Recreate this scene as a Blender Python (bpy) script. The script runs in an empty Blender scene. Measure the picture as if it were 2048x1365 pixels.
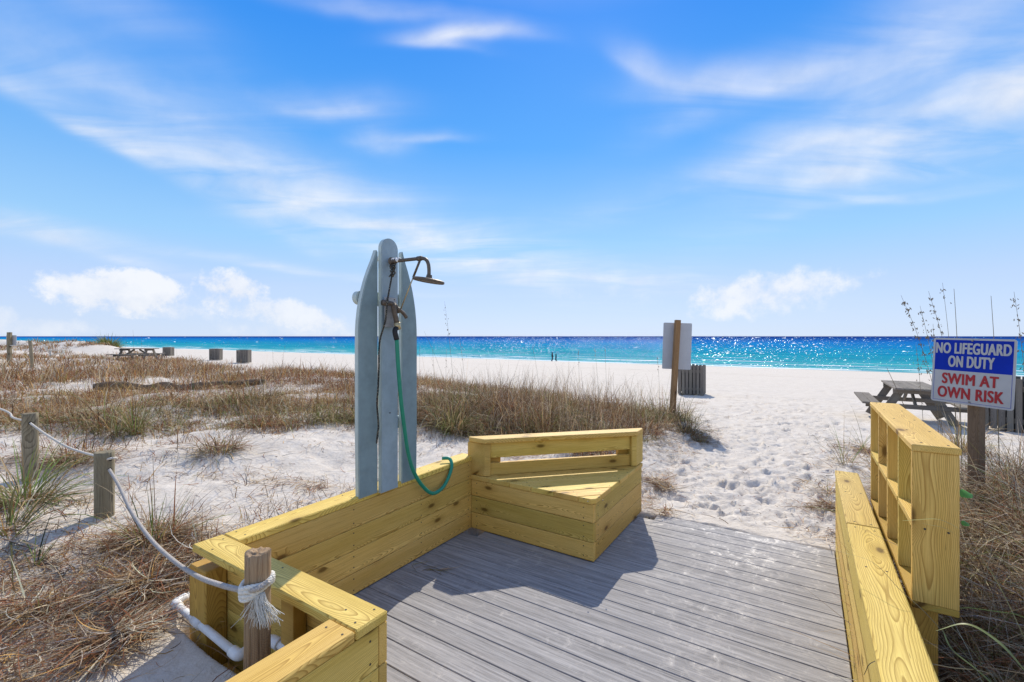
import bpy, bmesh, math, random
import numpy as np
from mathutils import Vector, Matrix
random.seed(7); RNG = np.random.default_rng(7)
S = bpy.context.scene
COL = S.collection
PI = math.pi
# ------------------------------------------------------------------ camera
F = 915.0                      # focal length in photo pixels (2048 wide)
EYE = 1.63
cd = bpy.data.cameras.new('camera'); cam = bpy.data.objects.new('camera', cd); COL.objects.link(cam)
cd.sensor_width = 36; cd.lens = 36*F/2048; cd.shift_y = -9.5/2048
cd.clip_start = .05; cd.clip_end = 200000
cam.location = (0, 0, EYE); cam.rotation_euler = (PI/2, 0, 0)
S.camera = cam
S.view_settings.view_transform = 'Standard'; S.view_settings.look = 'None'
S.view_settings.gamma = 1; S.view_settings.exposure = -0.05
S.cycles.max_bounces = 6; S.cycles.diffuse_bounces = 3; S.cycles.glossy_bounces = 3; S.cycles.transmission_bounces = 3
# ------------------------------------------------------------------ sun
SUN_AZ = math.atan2(.16, .987); SUN_EL = math.radians(39.4)
sl = bpy.data.lights.new('sun', 'SUN'); sl.energy = 5.0; sl.angle = math.radians(.5); sl.color = (1, .92, .78)
so = bpy.data.objects.new('sun', sl); COL.objects.link(so)
sdir = Vector((math.sin(SUN_AZ)*math.cos(SUN_EL), math.cos(SUN_AZ)*math.cos(SUN_EL), math.sin(SUN_EL)))
so.rotation_euler = sdir.to_track_quat('Z', 'Y').to_euler(); so.location = (5, 5, 20)

# ------------------------------------------------------------------ node helpers
class N:
    def __init__(s, nt): s.nt = nt; nt.nodes.clear()
    def new(s, t, **k):
        n = s.nt.nodes.new(t)
        for a, b in k.items(): setattr(n, a, b)
        return n
    def put(s, sock, v):
        if isinstance(v, bpy.types.NodeSocket): s.nt.links.new(v, sock)
        elif isinstance(v, (tuple, list)):
            sock.default_value = tuple(v) if len(v) == len(sock.default_value) else tuple(v)+(1,)
        else: sock.default_value = v
    def math(s, op, a, b=0., c=0., clamp=False):
        n = s.new('ShaderNodeMath', operation=op, use_clamp=clamp)
        for i, v in enumerate((a, b, c)): s.put(n.inputs[i], v)
        return n.outputs[0]
    def vec(s, op, a, b=(0, 0, 0), scale=None):
        n = s.new('ShaderNodeVectorMath', operation=op); s.put(n.inputs[0], a); s.put(n.inputs[1], b)
        if scale is not None: s.put(n.inputs['Scale'], scale)
        return n.outputs['Value'] if op in ('DOT_PRODUCT', 'LENGTH') else n.outputs[0]
    def noise(s, v, scale=1, detail=2, rough=.5, dist=0, out=0):
        n = s.new('ShaderNodeTexNoise'); s.put(n.inputs['Vector'], v)
        n.inputs['Scale'].default_value = scale; n.inputs['Detail'].default_value = detail
        n.inputs['Roughness'].default_value = rough; n.inputs['Distortion'].default_value = dist
        return n.outputs[out]
    def ramp(s, v, stops, interp='LINEAR'):
        n = s.new('ShaderNodeValToRGB'); s.put(n.inputs[0], v); r = n.color_ramp; r.interpolation = interp
        while len(r.elements) < len(stops): r.elements.new(.5)
        for e, (p, c) in zip(r.elements, stops):
            e.position = p; e.color = (c, c, c, 1) if isinstance(c, (int, float)) else tuple(c)+(1,)
        return n.outputs[0]
    def map(s, v, a, b, c=0., d=1., smooth=False):
        n = s.new('ShaderNodeMapRange'); n.clamp = True
        if smooth: n.interpolation_type = 'SMOOTHSTEP'
        for i, x in enumerate((v, a, b, c, d)): s.put(n.inputs[i], x)
        return n.outputs[0]
    def mix(s, f, a, b, mode='MIX'):
        n = s.new('ShaderNodeMix', data_type='RGBA', blend_type=mode); n.clamp_factor = True
        s.put(n.inputs[0], f); s.put(n.inputs[6], a); s.put(n.inputs[7], b)
        return n.outputs[2]
    def scale(s, v, sc):
        n = s.new('ShaderNodeMapping'); s.put(n.inputs['Vector'], v); n.inputs['Scale'].default_value = sc
        return n.outputs[0]
    def bump(s, h, strength=.3, dist=.01, normal=None):
        n = s.new('ShaderNodeBump'); s.put(n.inputs['Height'], h)
        n.inputs['Strength'].default_value = strength; n.inputs['Distance'].default_value = dist
        if normal is not None: s.put(n.inputs['Normal'], normal)
        return n.outputs[0]
    def bsdf(s, color, rough=.7, normal=None, metal=0., spec=.5):
        n = s.new('ShaderNodeBsdfPrincipled'); s.put(n.inputs['Base Color'], color); s.put(n.inputs['Roughness'], rough)
        n.inputs['Metallic'].default_value = metal; n.inputs['Specular IOR Level'].default_value = spec
        if normal is not None: s.put(n.inputs['Normal'], normal)
        return n.outputs[0]
    def out(s, sh): s.nt.links.new(sh, s.new('ShaderNodeOutputMaterial').inputs[0])
def material(name):
    m = bpy.data.materials.new(name); m.use_nodes = True
    return m, N(m.node_tree)

def n_comb(n, a, b, c):
    q = n.new('ShaderNodeCombineXYZ'); n.put(q.inputs[0], a); n.put(q.inputs[1], b); n.put(q.inputs[2], c); return q.outputs[0]
# ------------------------------------------------------------------ sky with high wisps and low cumulus
w = bpy.data.worlds.new('World'); S.world = w; w.use_nodes = True
n = N(w.node_tree)
sky = n.new('ShaderNodeTexSky', sky_type='NISHITA'); sky.sun_disc = False
sky.sun_elevation = SUN_EL; sky.sun_rotation = SUN_AZ; sky.altitude = 0
sky.air_density = 1.0; sky.dust_density = .35; sky.ozone_density = 2.2
tc = n.new('ShaderNodeTexCoord').outputs['Generated']
sepd = n.new('ShaderNodeSeparateXYZ'); n.put(sepd.inputs[0], tc)
elev = n.math('MAXIMUM', sepd.outputs[2], 0.)
GRAD = n.ramp(n.map(elev, 0., 1.), [(0, (.535, .625, .79)), (.10, (.44, .565, .79)), (.19, (.29, .53, .79)), (.38, (.075, .33, .78)), (.6, (.010, .205, .73)), (1, (.03, .13, .42))])
skyc = n.mix(.86, n.mix(1, sky.outputs[0], (.55, .75, 1.1), 'MULTIPLY'), n.vec('SCALE', GRAD, scale=10.3))
# high ice cloud veils on a flat sheet far above, combed by the wind
zz = n.math('ADD', n.math('MAXIMUM', sepd.outputs[2], 0.), .12)
sheet = n_comb(n, n.math('DIVIDE', sepd.outputs[0], zz), n.math('DIVIDE', sepd.outputs[1], zz), 0)
warp = n.vec('ADD', tc, n.vec('SCALE', n.vec('SUBTRACT', n.noise(tc, 2.4, 3, .5, out=1), (.5, .5, .5)), scale=.13))
rot = n.new('ShaderNodeMapping'); n.put(rot.inputs['Vector'], sheet); rot.inputs['Rotation'].default_value = (0, 0, .35); rot.inputs['Scale'].default_value = (.7, 2.0, 1)
comb1 = n.noise(rot.outputs[0], 1.5, 5, .52, .9); comb2 = n.noise(sheet, 1.1, 4, .55, .6)
puff = n.noise(tc, 15, 8, .62)
def wisp(px, py, hl, hw, ang, amp, kind='wisp'):
    c = Vector(((px-1024)/F, 1, (673-py)/F)); L = c.length; c.normalize()
    right = Vector((c.y, -c.x, 0)).normalized(); up = right.cross(c)
    a = math.radians(ang)
    e1 = (right*math.cos(a)-up*math.sin(a)); e2 = (right*math.sin(a)+up*math.cos(a))
    hl, hw = hl/F/L, hw/F/L
    src = warp if kind == 'wisp' else tc
    x = n.math('MULTIPLY', n.math('SUBTRACT', n.vec('DOT_PRODUCT', src, tuple(e1)), 0), 1/hl)
    y = n.math('MULTIPLY', n.vec('DOT_PRODUCT', src, tuple(e2)), 1/hw)
    r2 = n.math('ADD', n.math('MULTIPLY', x, x), n.math('MULTIPLY', y, y))
    front = n.math('GREATER_THAN', n.vec('DOT_PRODUCT', tc, tuple(c)), .3)
    if kind == 'wisp':
        y = n.math('MAXIMUM', y, n.math('MULTIPLY', y, -1.9)); r2 = n.math('ADD', n.math('MULTIPLY', x, x), n.math('MULTIPLY', y, y))
        m = n.math('MULTIPLY', n.math('EXPONENT', n.math('MULTIPLY', r2, -1.25)), kk)
        m = n.math('MULTIPLY', m, amp)
    else:
        q = n.math('ADD', n.math('SUBTRACT', 1, r2), n.math('MULTIPLY', n.math('SUBTRACT', puff, .5), 4.2))
        m = n.math('MULTIPLY', n.map(q, 0., kind, 0, 1, True), amp)
    return n.math('MULTIPLY', m, front)
wl = [(950, 84, 120, 26, 0, 1.0), (900, 100, 90, 20, 10, .5), (680, 222, 120, 38, -5, 1.0), (770, 288, 60, 30, 0, .7), (850, 284, 90, 12, -4, .5),
      (1420, 178, 150, 44, 8, .95), (1290, 140, 80, 34, 35, .6), (1600, 150, 260, 62, -9, .9), (1840, 95, 320, 110, -26, 1.0), (1950, 215, 340, 125, -20, 1.2), (1700, 268, 220, 26, -8, .6), (1960, 318, 300, 46, 2, .8),
      (110, 250, 220, 32, 22, .8), (330, 345, 280, 40, 21, .75), (560, 405, 280, 54, 19, .75), (830, 470, 320, 70, 17, 1.0), (330, 240, 420, 110, 12, .6), (160, 178, 190, 40, 5, .5), (60, 495, 260, 30, 8, .75), (500, 535, 300, 14, 4, .45),
      (1780, 405, 160, 20, -2, .5), (1170, 560, 260, 26, 6, .5), (1000, 520, 380, 50, 8, .45), (770, 12, 200, 28, -2, .42), (200, 20, 260, 90, 10, .35), (1500, 350, 700, 60, -7, .2)]
kk = n.math('MULTIPLY', n.map(comb1, .30, .66, .10, 1.1), n.map(comb2, .28, .62, .3, 1.05))
cl = None
for a in wl:
    m = wisp(*a); cl = m if cl is None else n.math('SUBTRACT', 1, n.math('MULTIPLY', n.math('SUBTRACT', 1, cl), n.math('SUBTRACT', 1, m)))
for a in [(250, 592, 125, 52, 4, .95, .75), (205, 572, 80, 30, -8, .8, .8), (320, 615, 110, 30, 12, .7, 1.2), (462, 588, 75, 48, 0, .9, .75), (560, 628, 200, 34, 12, .8, 1.),
          (80, 655, 95, 26, 0, .5, 1.2), (0, 640, 40, 30, 0, .5, 1.), (1520, 588, 170, 48, -4, .85, 1.3), (1210, 585, 150, 30, 8, .35, 2.2), (620, 660, 200, 22, 0, .5, 1.5)]:
    m = wisp(*a); cl = n.math('MAXIMUM', cl, m)
# thin veils carried on overhead and behind, added to whiten the fill light
beyond = n.math('MAXIMUM', n.map(sepd.outputs[2], .56, .72, 0, 1, True), n.map(sepd.outputs[1], .5, .2, 0, 1, True))
veil = n.math('MULTIPLY', n.math('MULTIPLY', n.map(comb2, .30, .62, .25, 1.), n.map(comb1, .25, .65, .3, 1.)), n.math('MULTIPLY', beyond, .75))
cl = n.math('MAXIMUM', cl, veil)
skyc = n.mix(n.math('MULTIPLY', cl, .87), skyc, n.mix(n.map(puff, .35, .62), (6.6, 6.95, 7.7), (8.0, 8.05, 8.2)))
bg = n.new('ShaderNodeBackground'); n.put(bg.inputs[0], skyc); bg.inputs[1].default_value = .127
n.nt.links.new(bg.outputs[0], n.new('ShaderNodeOutputWorld').inputs[0])
w.cycles.sampling_method = 'MANUAL'; w.cycles.sample_map_resolution = 256

# ------------------------------------------------------------------ frames
U = Vector((.5393, .8421)); Wd = Vector((.8421, -.5393)); A0 = Vector((-.347, 3.884))
UANG = math.atan2(U.y, U.x); WANG = math.atan2(Wd.y, Wd.x)
def AB(a, b): p = A0+U*a+Wd*b; return (p.x, p.y)
def at(px, py, Y): return Vector(((px-1024)/F*Y, Y, EYE-(py-673)/F*Y))

# ------------------------------------------------------------------ object helpers
WM = {}
def link(o, M, parent=None):
    COL.objects.link(o); o.parent = parent
    if parent is not None: o.matrix_parent_inverse = WM[parent.name].inverted()
    o.matrix_basis = M; WM[o.name] = M.copy(); return o
def meta(o, label=None, cat=None, group=None, kind=None):
    for k, v in (('label', label), ('category', cat), ('group', group), ('kind', kind)):
        if v: o[k] = v
    return o
def thing(name, label, cat, loc=(0, 0, 0), group=None):
    return meta(link(bpy.data.objects.new(name, None), Matrix.Translation(Vector(loc))), label, cat, group)
def mesh_from(bm, mat, name='m', smooth=False):
    me = bpy.data.meshes.new(name); bmesh.ops.recalc_face_normals(bm, faces=bm.faces); bm.to_mesh(me); bm.free()
    if mat: me.materials.append(mat)
    if smooth: me.polygons.foreach_set('use_smooth', [True]*len(me.polygons))
    return me
def ob(name, me, parent=None, M=None, kind=None, label=None):
    o = bpy.data.objects.new(name, me); link(o, M if M else Matrix.Identity(4), parent); meta(o, label, None, None, kind); return o
def prism(name, pts, z0, z1, mat, parent, ang=0., bev=.003, label=None):
    """a board with plan outline pts (world xy), long axis at angle ang"""
    cx = sum(p[0] for p in pts)/len(pts); cy = sum(p[1] for p in pts)/len(pts); cz = (z0+z1)/2
    M = Matrix.Translation((cx, cy, cz)) @ Matrix.Rotation(ang, 4, 'Z'); R = M.inverted()
    bm = bmesh.new(); h = (z1-z0)/2
    q = [R @ Vector((p[0], p[1], cz)) for p in pts]
    lo = [bm.verts.new((v.x, v.y, -h)) for v in q]; hi = [bm.verts.new((v.x, v.y, h)) for v in q]
    bm.faces.new(lo[::-1]); bm.faces.new(hi)
    k = len(q)
    for i in range(k): bm.faces.new((lo[i], lo[(i+1) % k], hi[(i+1) % k], hi[i]))
    if bev: bmesh.ops.bevel(bm, geom=bm.edges[:], offset=bev, segments=1, affect='EDGES')
    return ob(name, mesh_from(bm, mat, name), parent, M, label=label)
def board(name, a0, a1, b0, b1, z0, z1, mat, parent, bev=.003, along=None, label=None):
    if along is None: along = 'a' if abs(a1-a0) > abs(b1-b0) else 'b'
    return prism(name, [AB(a0, b0), AB(a1, b0), AB(a1, b1), AB(a0, b1)], z0, z1, mat, parent, UANG if along == 'a' else WANG, bev, label)
def box3(name, M, size, mat, parent, bev=.003, label=None):
    """box of size (long x, y, z) under world matrix M"""
    bm = bmesh.new(); bmesh.ops.create_cube(bm, size=1)
    bmesh.ops.scale(bm, vec=size, verts=bm.verts)
    if bev: bmesh.ops.bevel(bm, geom=bm.edges[:], offset=bev, segments=1, affect='EDGES')
    return ob(name, mesh_from(bm, mat, name), parent, M, label=label)
def upright(name, x, y, z0, z1, sx, sy, ang, mat, parent, bev=.004):
    """a standing post: local X runs up"""
    M = Matrix.Translation((x, y, (z0+z1)/2)) @ Matrix.Rotation(ang, 4, 'Z') @ Matrix.Rotation(-PI/2, 4, 'Y')
    return box3(name, M, (z1-z0, sy, sx), mat, parent, bev)
def beam(name, p, q, wid, thk, mat, parent, up=(0, 0, 1), bev=.003):
    p, q = Vector(p), Vector(q); x = (q-p).normalized(); y = Vector(up).cross(x).normalized(); z = x.cross(y)
    M = Matrix((x, y, z)).transposed().to_4x4(); M.translation = (p+q)/2
    return box3(name, M, ((q-p).length, wid, thk), mat, parent, bev)
def clip(poly, a, b, c):
    """keep the side a*x+b*y<=c"""
    r = []
    for i in range(len(poly)):
        p, q = poly[i], poly[(i+1) % len(poly)]; dp = a*p[0]+b*p[1]-c; dq = a*q[0]+b*q[1]-c
        if dp <= 0: r.append(p)
        if dp*dq < 0: t = dp/(dp-dq); r.append((p[0]+t*(q[0]-p[0]), p[1]+t*(q[1]-p[1])))
    return r
def smooth_path(pts, n):
    P = [Vector(p) for p in pts]; P = [2*P[0]-P[1]]+P+[2*P[-1]-P[-2]]; out = []
    for i in range(1, len(P)-2):
        for k in range(n):
            t = k/n; a, b, c, d = P[i-1:i+3]
            out.append(.5*((2*b)+(c-a)*t+(2*a-5*b+4*c-d)*t*t+(3*b-a-3*c+d)*t**3))
    out.append(P[-2]); return out
def tube_bm(bm, path, rad, sides=10, caps=True):
    path = [Vector(p) for p in path]; rings = []; nrm = None
    for i, p in enumerate(path):
        t = (path[min(i+1, len(path)-1)]-path[max(i-1, 0)]).normalized()
        if nrm is None: nrm = t.orthogonal().normalized()
        nrm = (nrm-t*nrm.dot(t)).normalized(); bn = t.cross(nrm)
        r = rad(i/(len(path)-1)) if callable(rad) else rad
        rings.append([bm.verts.new(p+(nrm*math.cos(2*PI*k/sides)+bn*math.sin(2*PI*k/sides))*r) for k in range(sides)])
    for A, B in zip(rings, rings[1:]):
        for k in range(sides): bm.faces.new((A[k], A[(k+1) % sides], B[(k+1) % sides], B[k]))
    if caps: bm.faces.new(rings[0][::-1]); bm.faces.new(rings[-1])
def tube(name, path, rad, mat, parent=None, sides=10, label=None):
    bm = bmesh.new(); tube_bm(bm, path, rad, sides); return ob(name, mesh_from(bm, mat, name, True), parent, label=label)
def strands_bm(bm, path, r, pitch, ns=3, sides=6, per=14):
    """twisted rope"""
    L = sum((b-a).length for a, b in zip(path, path[1:])); cnt = max(8, int(L/pitch*per)); cum = [0]
    for a, b in zip(path, path[1:]): cum.append(cum[-1]+(b-a).length)
    pts = []; j = 0
    for i in range(cnt+1):
        d = L*i/cnt
        while j < len(path)-2 and cum[j+1] < d: j += 1
        t = (d-cum[j])/max(cum[j+1]-cum[j], 1e-9); pts.append(path[j].lerp(path[j+1], t))
    fr = []; nrm = None
    for i, p in enumerate(pts):
        t = (pts[min(i+1, cnt)]-pts[max(i-1, 0)]).normalized()
        if nrm is None: nrm = t.orthogonal().normalized()
        nrm = (nrm-t*nrm.dot(t)).normalized(); fr.append((p, nrm, t.cross(nrm)))
    for s in range(ns):
        tube_bm(bm, [p+(a*math.cos(2*PI*(s/ns+i/per))+b*math.sin(2*PI*(s/ns+i/per)))*r*.5 for i, (p, a, b) in enumerate(fr)], r*.56, sides)
def lathe(bm, M, prof, sides=24):
    rings = []
    for r, z in prof: rings.append([bm.verts.new(M @ Vector((r*math.cos(2*PI*k/sides), r*math.sin(2*PI*k/sides), z))) for k in range(sides)])
    for A, B in zip(rings, rings[1:]):
        for k in range(sides): bm.faces.new((A[k], A[(k+1) % sides], B[(k+1) % sides], B[k]))
    bm.faces.new(rings[0][::-1]); bm.faces.new(rings[-1])

# ------------------------------------------------------------------ numeric noise
def hsh(ix, iy, seed):
    h = (ix.astype(np.int64)*374761393+iy.astype(np.int64)*668265263+seed*2147483) & 0xFFFFFFFF
    h = ((h ^ (h >> 13))*1274126177) & 0xFFFFFFFF
    return ((h ^ (h >> 16)) & 0xFFFFFF)/float(0xFFFFFF)
def vn(x, y, seed=0):
    x = np.asarray(x, float); y = np.asarray(y, float)
    xi = np.floor(x); yi = np.floor(y); fx = x-xi; fy = y-yi
    fx = fx*fx*(3-2*fx); fy = fy*fy*(3-2*fy); xi = xi.astype(np.int64); yi = yi.astype(np.int64)
    a = hsh(xi, yi, seed); b = hsh(xi+1, yi, seed); c = hsh(xi, yi+1, seed); d = hsh(xi+1, yi+1, seed)
    return (a*(1-fx)+b*fx)*(1-fy)+(c*(1-fx)+d*fx)*fy-.5
def fbm(x, y, sc, o=4, seed=0, g=.5):
    r = 0; a = 1.
    for i in range(o): r = r+a*vn(x/sc*2**i+i*17.3, y/sc*2**i-i*9.1, seed+i); a *= g
    return r
def ss(e0, e1, x): t = np.clip((x-e0)/(e1-e0), 0, 1); return t*t*(3-2*t)

# ------------------------------------------------------------------ sand: footprints stamped in a height raster along the path
FR = .014; FS0, FS1, FB0, FB1 = 3.9, 17.9, -.2, 4.6
fp = np.zeros((int((FS1-FS0)/FR), int((FB1-FB0)/FR)), np.float32)
def stamp(s, b, L, Wf, ang, d):
    i0 = int((s-FS0)/FR); j0 = int((b-FB0)/FR); R = int(L*2/FR)+2
    a0, a1, c0, c1 = max(i0-R, 0), min(i0+R, fp.shape[0]), max(j0-R, 0), min(j0+R, fp.shape[1])
    if a0 >= a1 or c0 >= c1: return
    gi, gj = np.mgrid[a0:a1, c0:c1]; x = gi*FR+FS0-s; y = gj*FR+FB0-b
    u = (x*math.cos(ang)+y*math.sin(ang))/L; v = (-x*math.sin(ang)+y*math.cos(ang))/Wf
    q = np.sqrt(u*u+v*v)
    old = fp[a0:a1, c0:c1]; k = np.exp(-q**4*.9)
    fp[a0:a1, c0:c1] = old*(1-.7*k)-d*k*(1+.35*u)+d*.55*np.exp(-((q-1.3)/.28)**2)
for i in range(820):
    s = 4.2+13.4*random.random()**1.15; b = random.gauss(1.75, .62+.05*(s-4))
    q_ = random.random(); stamp(s, b, .06+.11*q_, .035+.04*q_*random.random(), random.gauss(0, .6), random.uniform(.012, .062)*(.55+q_*.6))
for i in range(900):
    stamp(4.2+8*random.random(), random.gauss(1.75, .8), random.uniform(.03, .12), random.uniform(.03, .09), random.uniform(0, 3), -random.uniform(.004, .018))
for i in range(900):
    stamp(random.uniform(4, 9), random.uniform(.6, 3.2), random.uniform(.03, .07), random.uniform(.02, .05), random.uniform(0, 3), random.uniform(.004, .012))
def fprint(s, b):
    i = (s-FS0)/FR; j = (b-FB0)/FR; ok = (i > 1) & (j > 1) & (i < fp.shape[0]-2) & (j < fp.shape[1]-2)
    i = np.where(ok, i, 1); j = np.where(ok, j, 1); i0 = i.astype(int); j0 = j.astype(int); fi = i-i0; fj = j-j0
    v = (fp[i0, j0]*(1-fi)+fp[i0+1, j0]*fi)*(1-fj)+(fp[i0, j0+1]*(1-fi)+fp[i0+1, j0+1]*fi)*fj
    return np.where(ok, v, 0)
def base_z(s): return np.interp(s, [-60, -10, 0, 8, 12, 16.4, 20, 43, 45, 86, 130, 900], [.3, .0, 0, -.0, -.12, -.34, -.47, -1.52, -1.66, -3.6, -7, -20])
def H(x, y, fine=True):
    x = np.asarray(x, float); y = np.asarray(y, float)
    s = x*U.x+y*U.y; t = x*Wd.x+y*Wd.y; a = s-3.083; b = t+2.387
    z = base_z(s)
    r = np.maximum(-(b+.14), 0)
    end = 10.2+1.0*np.sin(t*.35)
    fade = 1-ss(end-3.2, end+2.2, s)
    # left dune
    left = np.interp(r, [0, 1.83, 3.4, 6, 14, 25, 40, 60], [.20, .30, .42, .48, .46, .42, .42, .42])
    pathedge = 1-ss(.35, 1.15, b)
    hump = .42*ss(4.3, 6.0, s)*(1-ss(7.6, 10.5, s))*ss(.9, -1.2, b)
    near = np.where((b < 0) | (s < 3), 1, ss(4.3, 4.9, s)); pathedge = np.where((s < 3) & (b < 1.05), 1, pathedge)
    zl = left*np.where((b < -.1) | (s < 4), 1, .6)
    zl = np.maximum(zl, hump)
    z = z+zl*fade*pathedge*near
    z = z+fade*pathedge*near*(.14*fbm(x, y, 2.6, 4, 3)+.10*fbm(x, y, .95, 3, 33))*ss(0, 2.5, r+ss(5, 6, s)*2)
    # far left big dune
    z = z+.3*ss(-10, -20, t)*fade*fbm(x, y, 7, 3, 21)
    z = z+1.25*ss(-44, -58, t)*np.exp(-((s-14.5)/3.2)**2)*(1+.5*fbm(x, y, 6, 3, 22))
    # right dune
    rr = np.maximum(b-2.9, 0)
    fr = 1-ss(5.2, 8.5, s)
    z = z-.28*ss(-.1, .5, b-2.7)*(1-ss(1.6, 2.8, s))
    z = z+fr*(ss(0, .7, rr)*.44*ss(.3, 2.0, s)*(1-.7*ss(4.2, 6.8, s))+.1*fbm(x, y, 1.6, 3, 8)*ss(0, 1, rr))
    if fine:
        m = 1-ss(20, 60, s)
        z = z+m*(.045*fbm(x, y, .8, 4, 5)+.012*fbm(x, y, .16, 3, 9, .6)*np.where((b > .8) & (b < 3) & (s < 14), 2.0, 1.2))
        z = z+fprint(s, b)*ss(1.17, 1.35, a)
        z = z+.03*np.exp(-((s-44+.8*np.sin(t*.03))/.5)**2)*-1+.03*np.exp(-((s-40.5)/.3)**2)*-1
        # shallow dimples all over the dry sand
        z = z-.02*m*np.clip(fbm(x, y, .27, 2, 31)-.18, 0, 1)
    # under the deck and the walls
    lap = .016*fbm(x, y, .22, 3, 44)-.008-.01*ss(1.7, .9, b)
    k1 = ss(1.10, 1.165, a)                        # beyond the far deck edge
    z = np.where((a > 1.08) & (b > .9) & (b < 2.66), (lap+.012)*(1-ss(1.2, 1.6, a))+z*ss(1.2, 1.6, a), z)
    inside = ((a > -1.93) & (b > -.06)) | ((a <= -1.93) & (b > 1.02))
    inside = inside & (b < 2.68) & (a < 1.165)
    tri = (a > .05) & (b < a-.10)                    # outside behind the bench
    inside = inside & ~tri
    z = np.where(inside, -.22+(z+.22)*k1*(b > 1.05), z)
    pit = ss(-2.075, -2.03, a)*(a < -1.9)*(b > -.3)*(b < 1.0)
    z = z-pit*.2*ss(-.3, -.15, b)
    return z

def hit(px, py):
    """where a sight line meets the sand"""
    Ys = np.geomspace(1.3, 120, 1500); zr = EYE-(py-673)/F*Ys; xs = (px-1024)/F*Ys
    i = int(np.argmax(zr < H(xs, Ys, False))); return float(xs[i]), float(Ys[i])
SANDS = material('white_sand'); m, n = SANDS
pos = n.new('ShaderNodeNewGeometry').outputs['Position']
g1 = n.noise(pos, 420, 3, .7); g2 = n.noise(pos, 38, 4, .6); g3 = n.noise(pos, 4, 5, .6)
c = n.mix(n.map(g2, .35, .7), (.60, .54, .465), (.715, .66, .59))
c = n.mix(n.map(g3, .35, .75, 0, .6), c, (.50, .435, .36))
c = n.mix(n.map(g1, .60, .72, 0, .55), c, (.34, .28, .22))
sc = n.vec('DOT_PRODUCT', pos, (U.x, U.y, 0)); tco = n.vec('DOT_PRODUCT', pos, (Wd.x, Wd.y, 0))
# compacted vehicle track lines and wet sand by the water
st = n_comb(n, n.math('MULTIPLY', sc, 1), n.math('MULTIPLY', tco, .06), 0)
lw = n.noise(st, 1.1, 4, .6); ls = n.math('ADD', sc, n.math('MULTIPLY', n.noise(n_comb(n, 0, n.math('MULTIPLY', tco, .03), 0), 1, 2), 4))
def band(c0, wdt): return n.map(n.math('ABSOLUTE', n.math('SUBTRACT', ls, c0)), 0, wdt, 1, 0, True)
ln = n.math('MAXIMUM', band(45.6, 1.0), n.math('MULTIPLY', band(41.5, .5), .5))
c = n.mix(n.math('MULTIPLY', ln, n.map(lw, .35, .55, .25, .8)), c, (.36, .30, .23))
c = n.mix(n.math('MULTIPLY', n.map(n.math('ABSOLUTE', n.math('SUBTRACT', sc, 30)), 3, 14, 1, 0), n.map(lw, .55, .7, 0, .25)), c, (.5, .45, .38))
c = n.mix(n.map(sc, 80, 86, 0, .45), c, (.45, .40, .33))
bp = n.bump(g1, .25, .004, n.bump(g2, .5, .012, n.bump(n.noise(pos, 9, 4, .6), .35, .05)))
n.out(n.bsdf(c, .95, bp, 0, .15))
SAND = m

ang = np.concatenate([np.radians(np.linspace(-62, 62, 640)), np.radians(np.linspace(66, 294, 58))])
rad = [.3]
while rad[-1] < 760: rad.append(rad[-1]*(1.010 if rad[-1] < 1.5 else 1.0066 if rad[-1] < 12 else 1.0085 if rad[-1] < 25 else 1.02))
rad = np.array(rad); RR, AA = np.meshgrid(rad, ang, indexing='ij')
GX = RR*np.sin(AA); GY = RR*np.cos(AA); GZ = H(GX, GY)
def grid_mesh(name, X, Y, Z, mat, wrap=False):
    nr, nc = X.shape; me = bpy.data.meshes.new(name); me.vertices.add(nr*nc)
    me.vertices.foreach_set('co', np.stack([X, Y, Z], -1).astype(np.float32).ravel())
    j = np.arange(nc if wrap else nc-1); j2 = (j+1) % nc; i = np.arange(nr-1)[:, None]
    q = np.stack([i*nc+j, i*nc+j2, (i+1)*nc+j2, (i+1)*nc+j], -1).reshape(-1, 4)
    me.loops.add(q.size); me.loops.foreach_set('vertex_index', q.ravel().astype(np.int32))
    me.polygons.add(len(q)); me.polygons.foreach_set('loop_start', (np.arange(len(q))*4).astype(np.int32))
    me.polygons.foreach_set('use_smooth', np.ones(len(q), bool)); me.update(calc_edges=True); me.materials.append(mat)
    return me
me = grid_mesh('sand_ground', GX, GY, GZ, SAND, True)
if me.polygons[1000].normal.z < 0: me.flip_normals()
meta(ob('sand_ground', me), 'white sand beach and dunes with footprints', None, None, 'structure')

# ------------------------------------------------------------------ sea
m, n = material('sea_water')
pos = n.new('ShaderNodeNewGeometry').outputs['Position']
sc = n.vec('DOT_PRODUCT', pos, (U.x, U.y, 0)); tco = n.vec('DOT_PRODUCT', pos, (Wd.x, Wd.y, 0))
lg = n.math('LOGARITHM', n.math('MAXIMUM', sc, 1), 10.)
big = n.noise(n_comb(n, n.math('MULTIPLY', sc, .03), n.math('MULTIPLY', tco, .008), 0), 1, 3)
lgw = n.math('ADD', lg, n.map(big, .3, .7, -.07, .07))
c = n.ramp(n.map(lgw, 1.9, 3.55), [(0, (.15, .44, .42)), (.05, (.05, .36, .38)), (.16, (.004, .28, .37)), (.30, (.0, .22, .42)), (.46, (.0, .155, .43)),
                                  (.62, (.0, .085, .32)), (.80, (.0, .045, .23)), (1, (.0, .032, .19))])
strk = n.noise(n_comb(n, n.math('MULTIPLY', lg, 36), n.math('MULTIPLY', tco, .02), 0), 1, 5, .65)
c = n.mix(n.map(strk, .42, .60, 0, .8), c, n.mix(1, c, (.45, .62, .80), 'MULTIPLY'))
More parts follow.
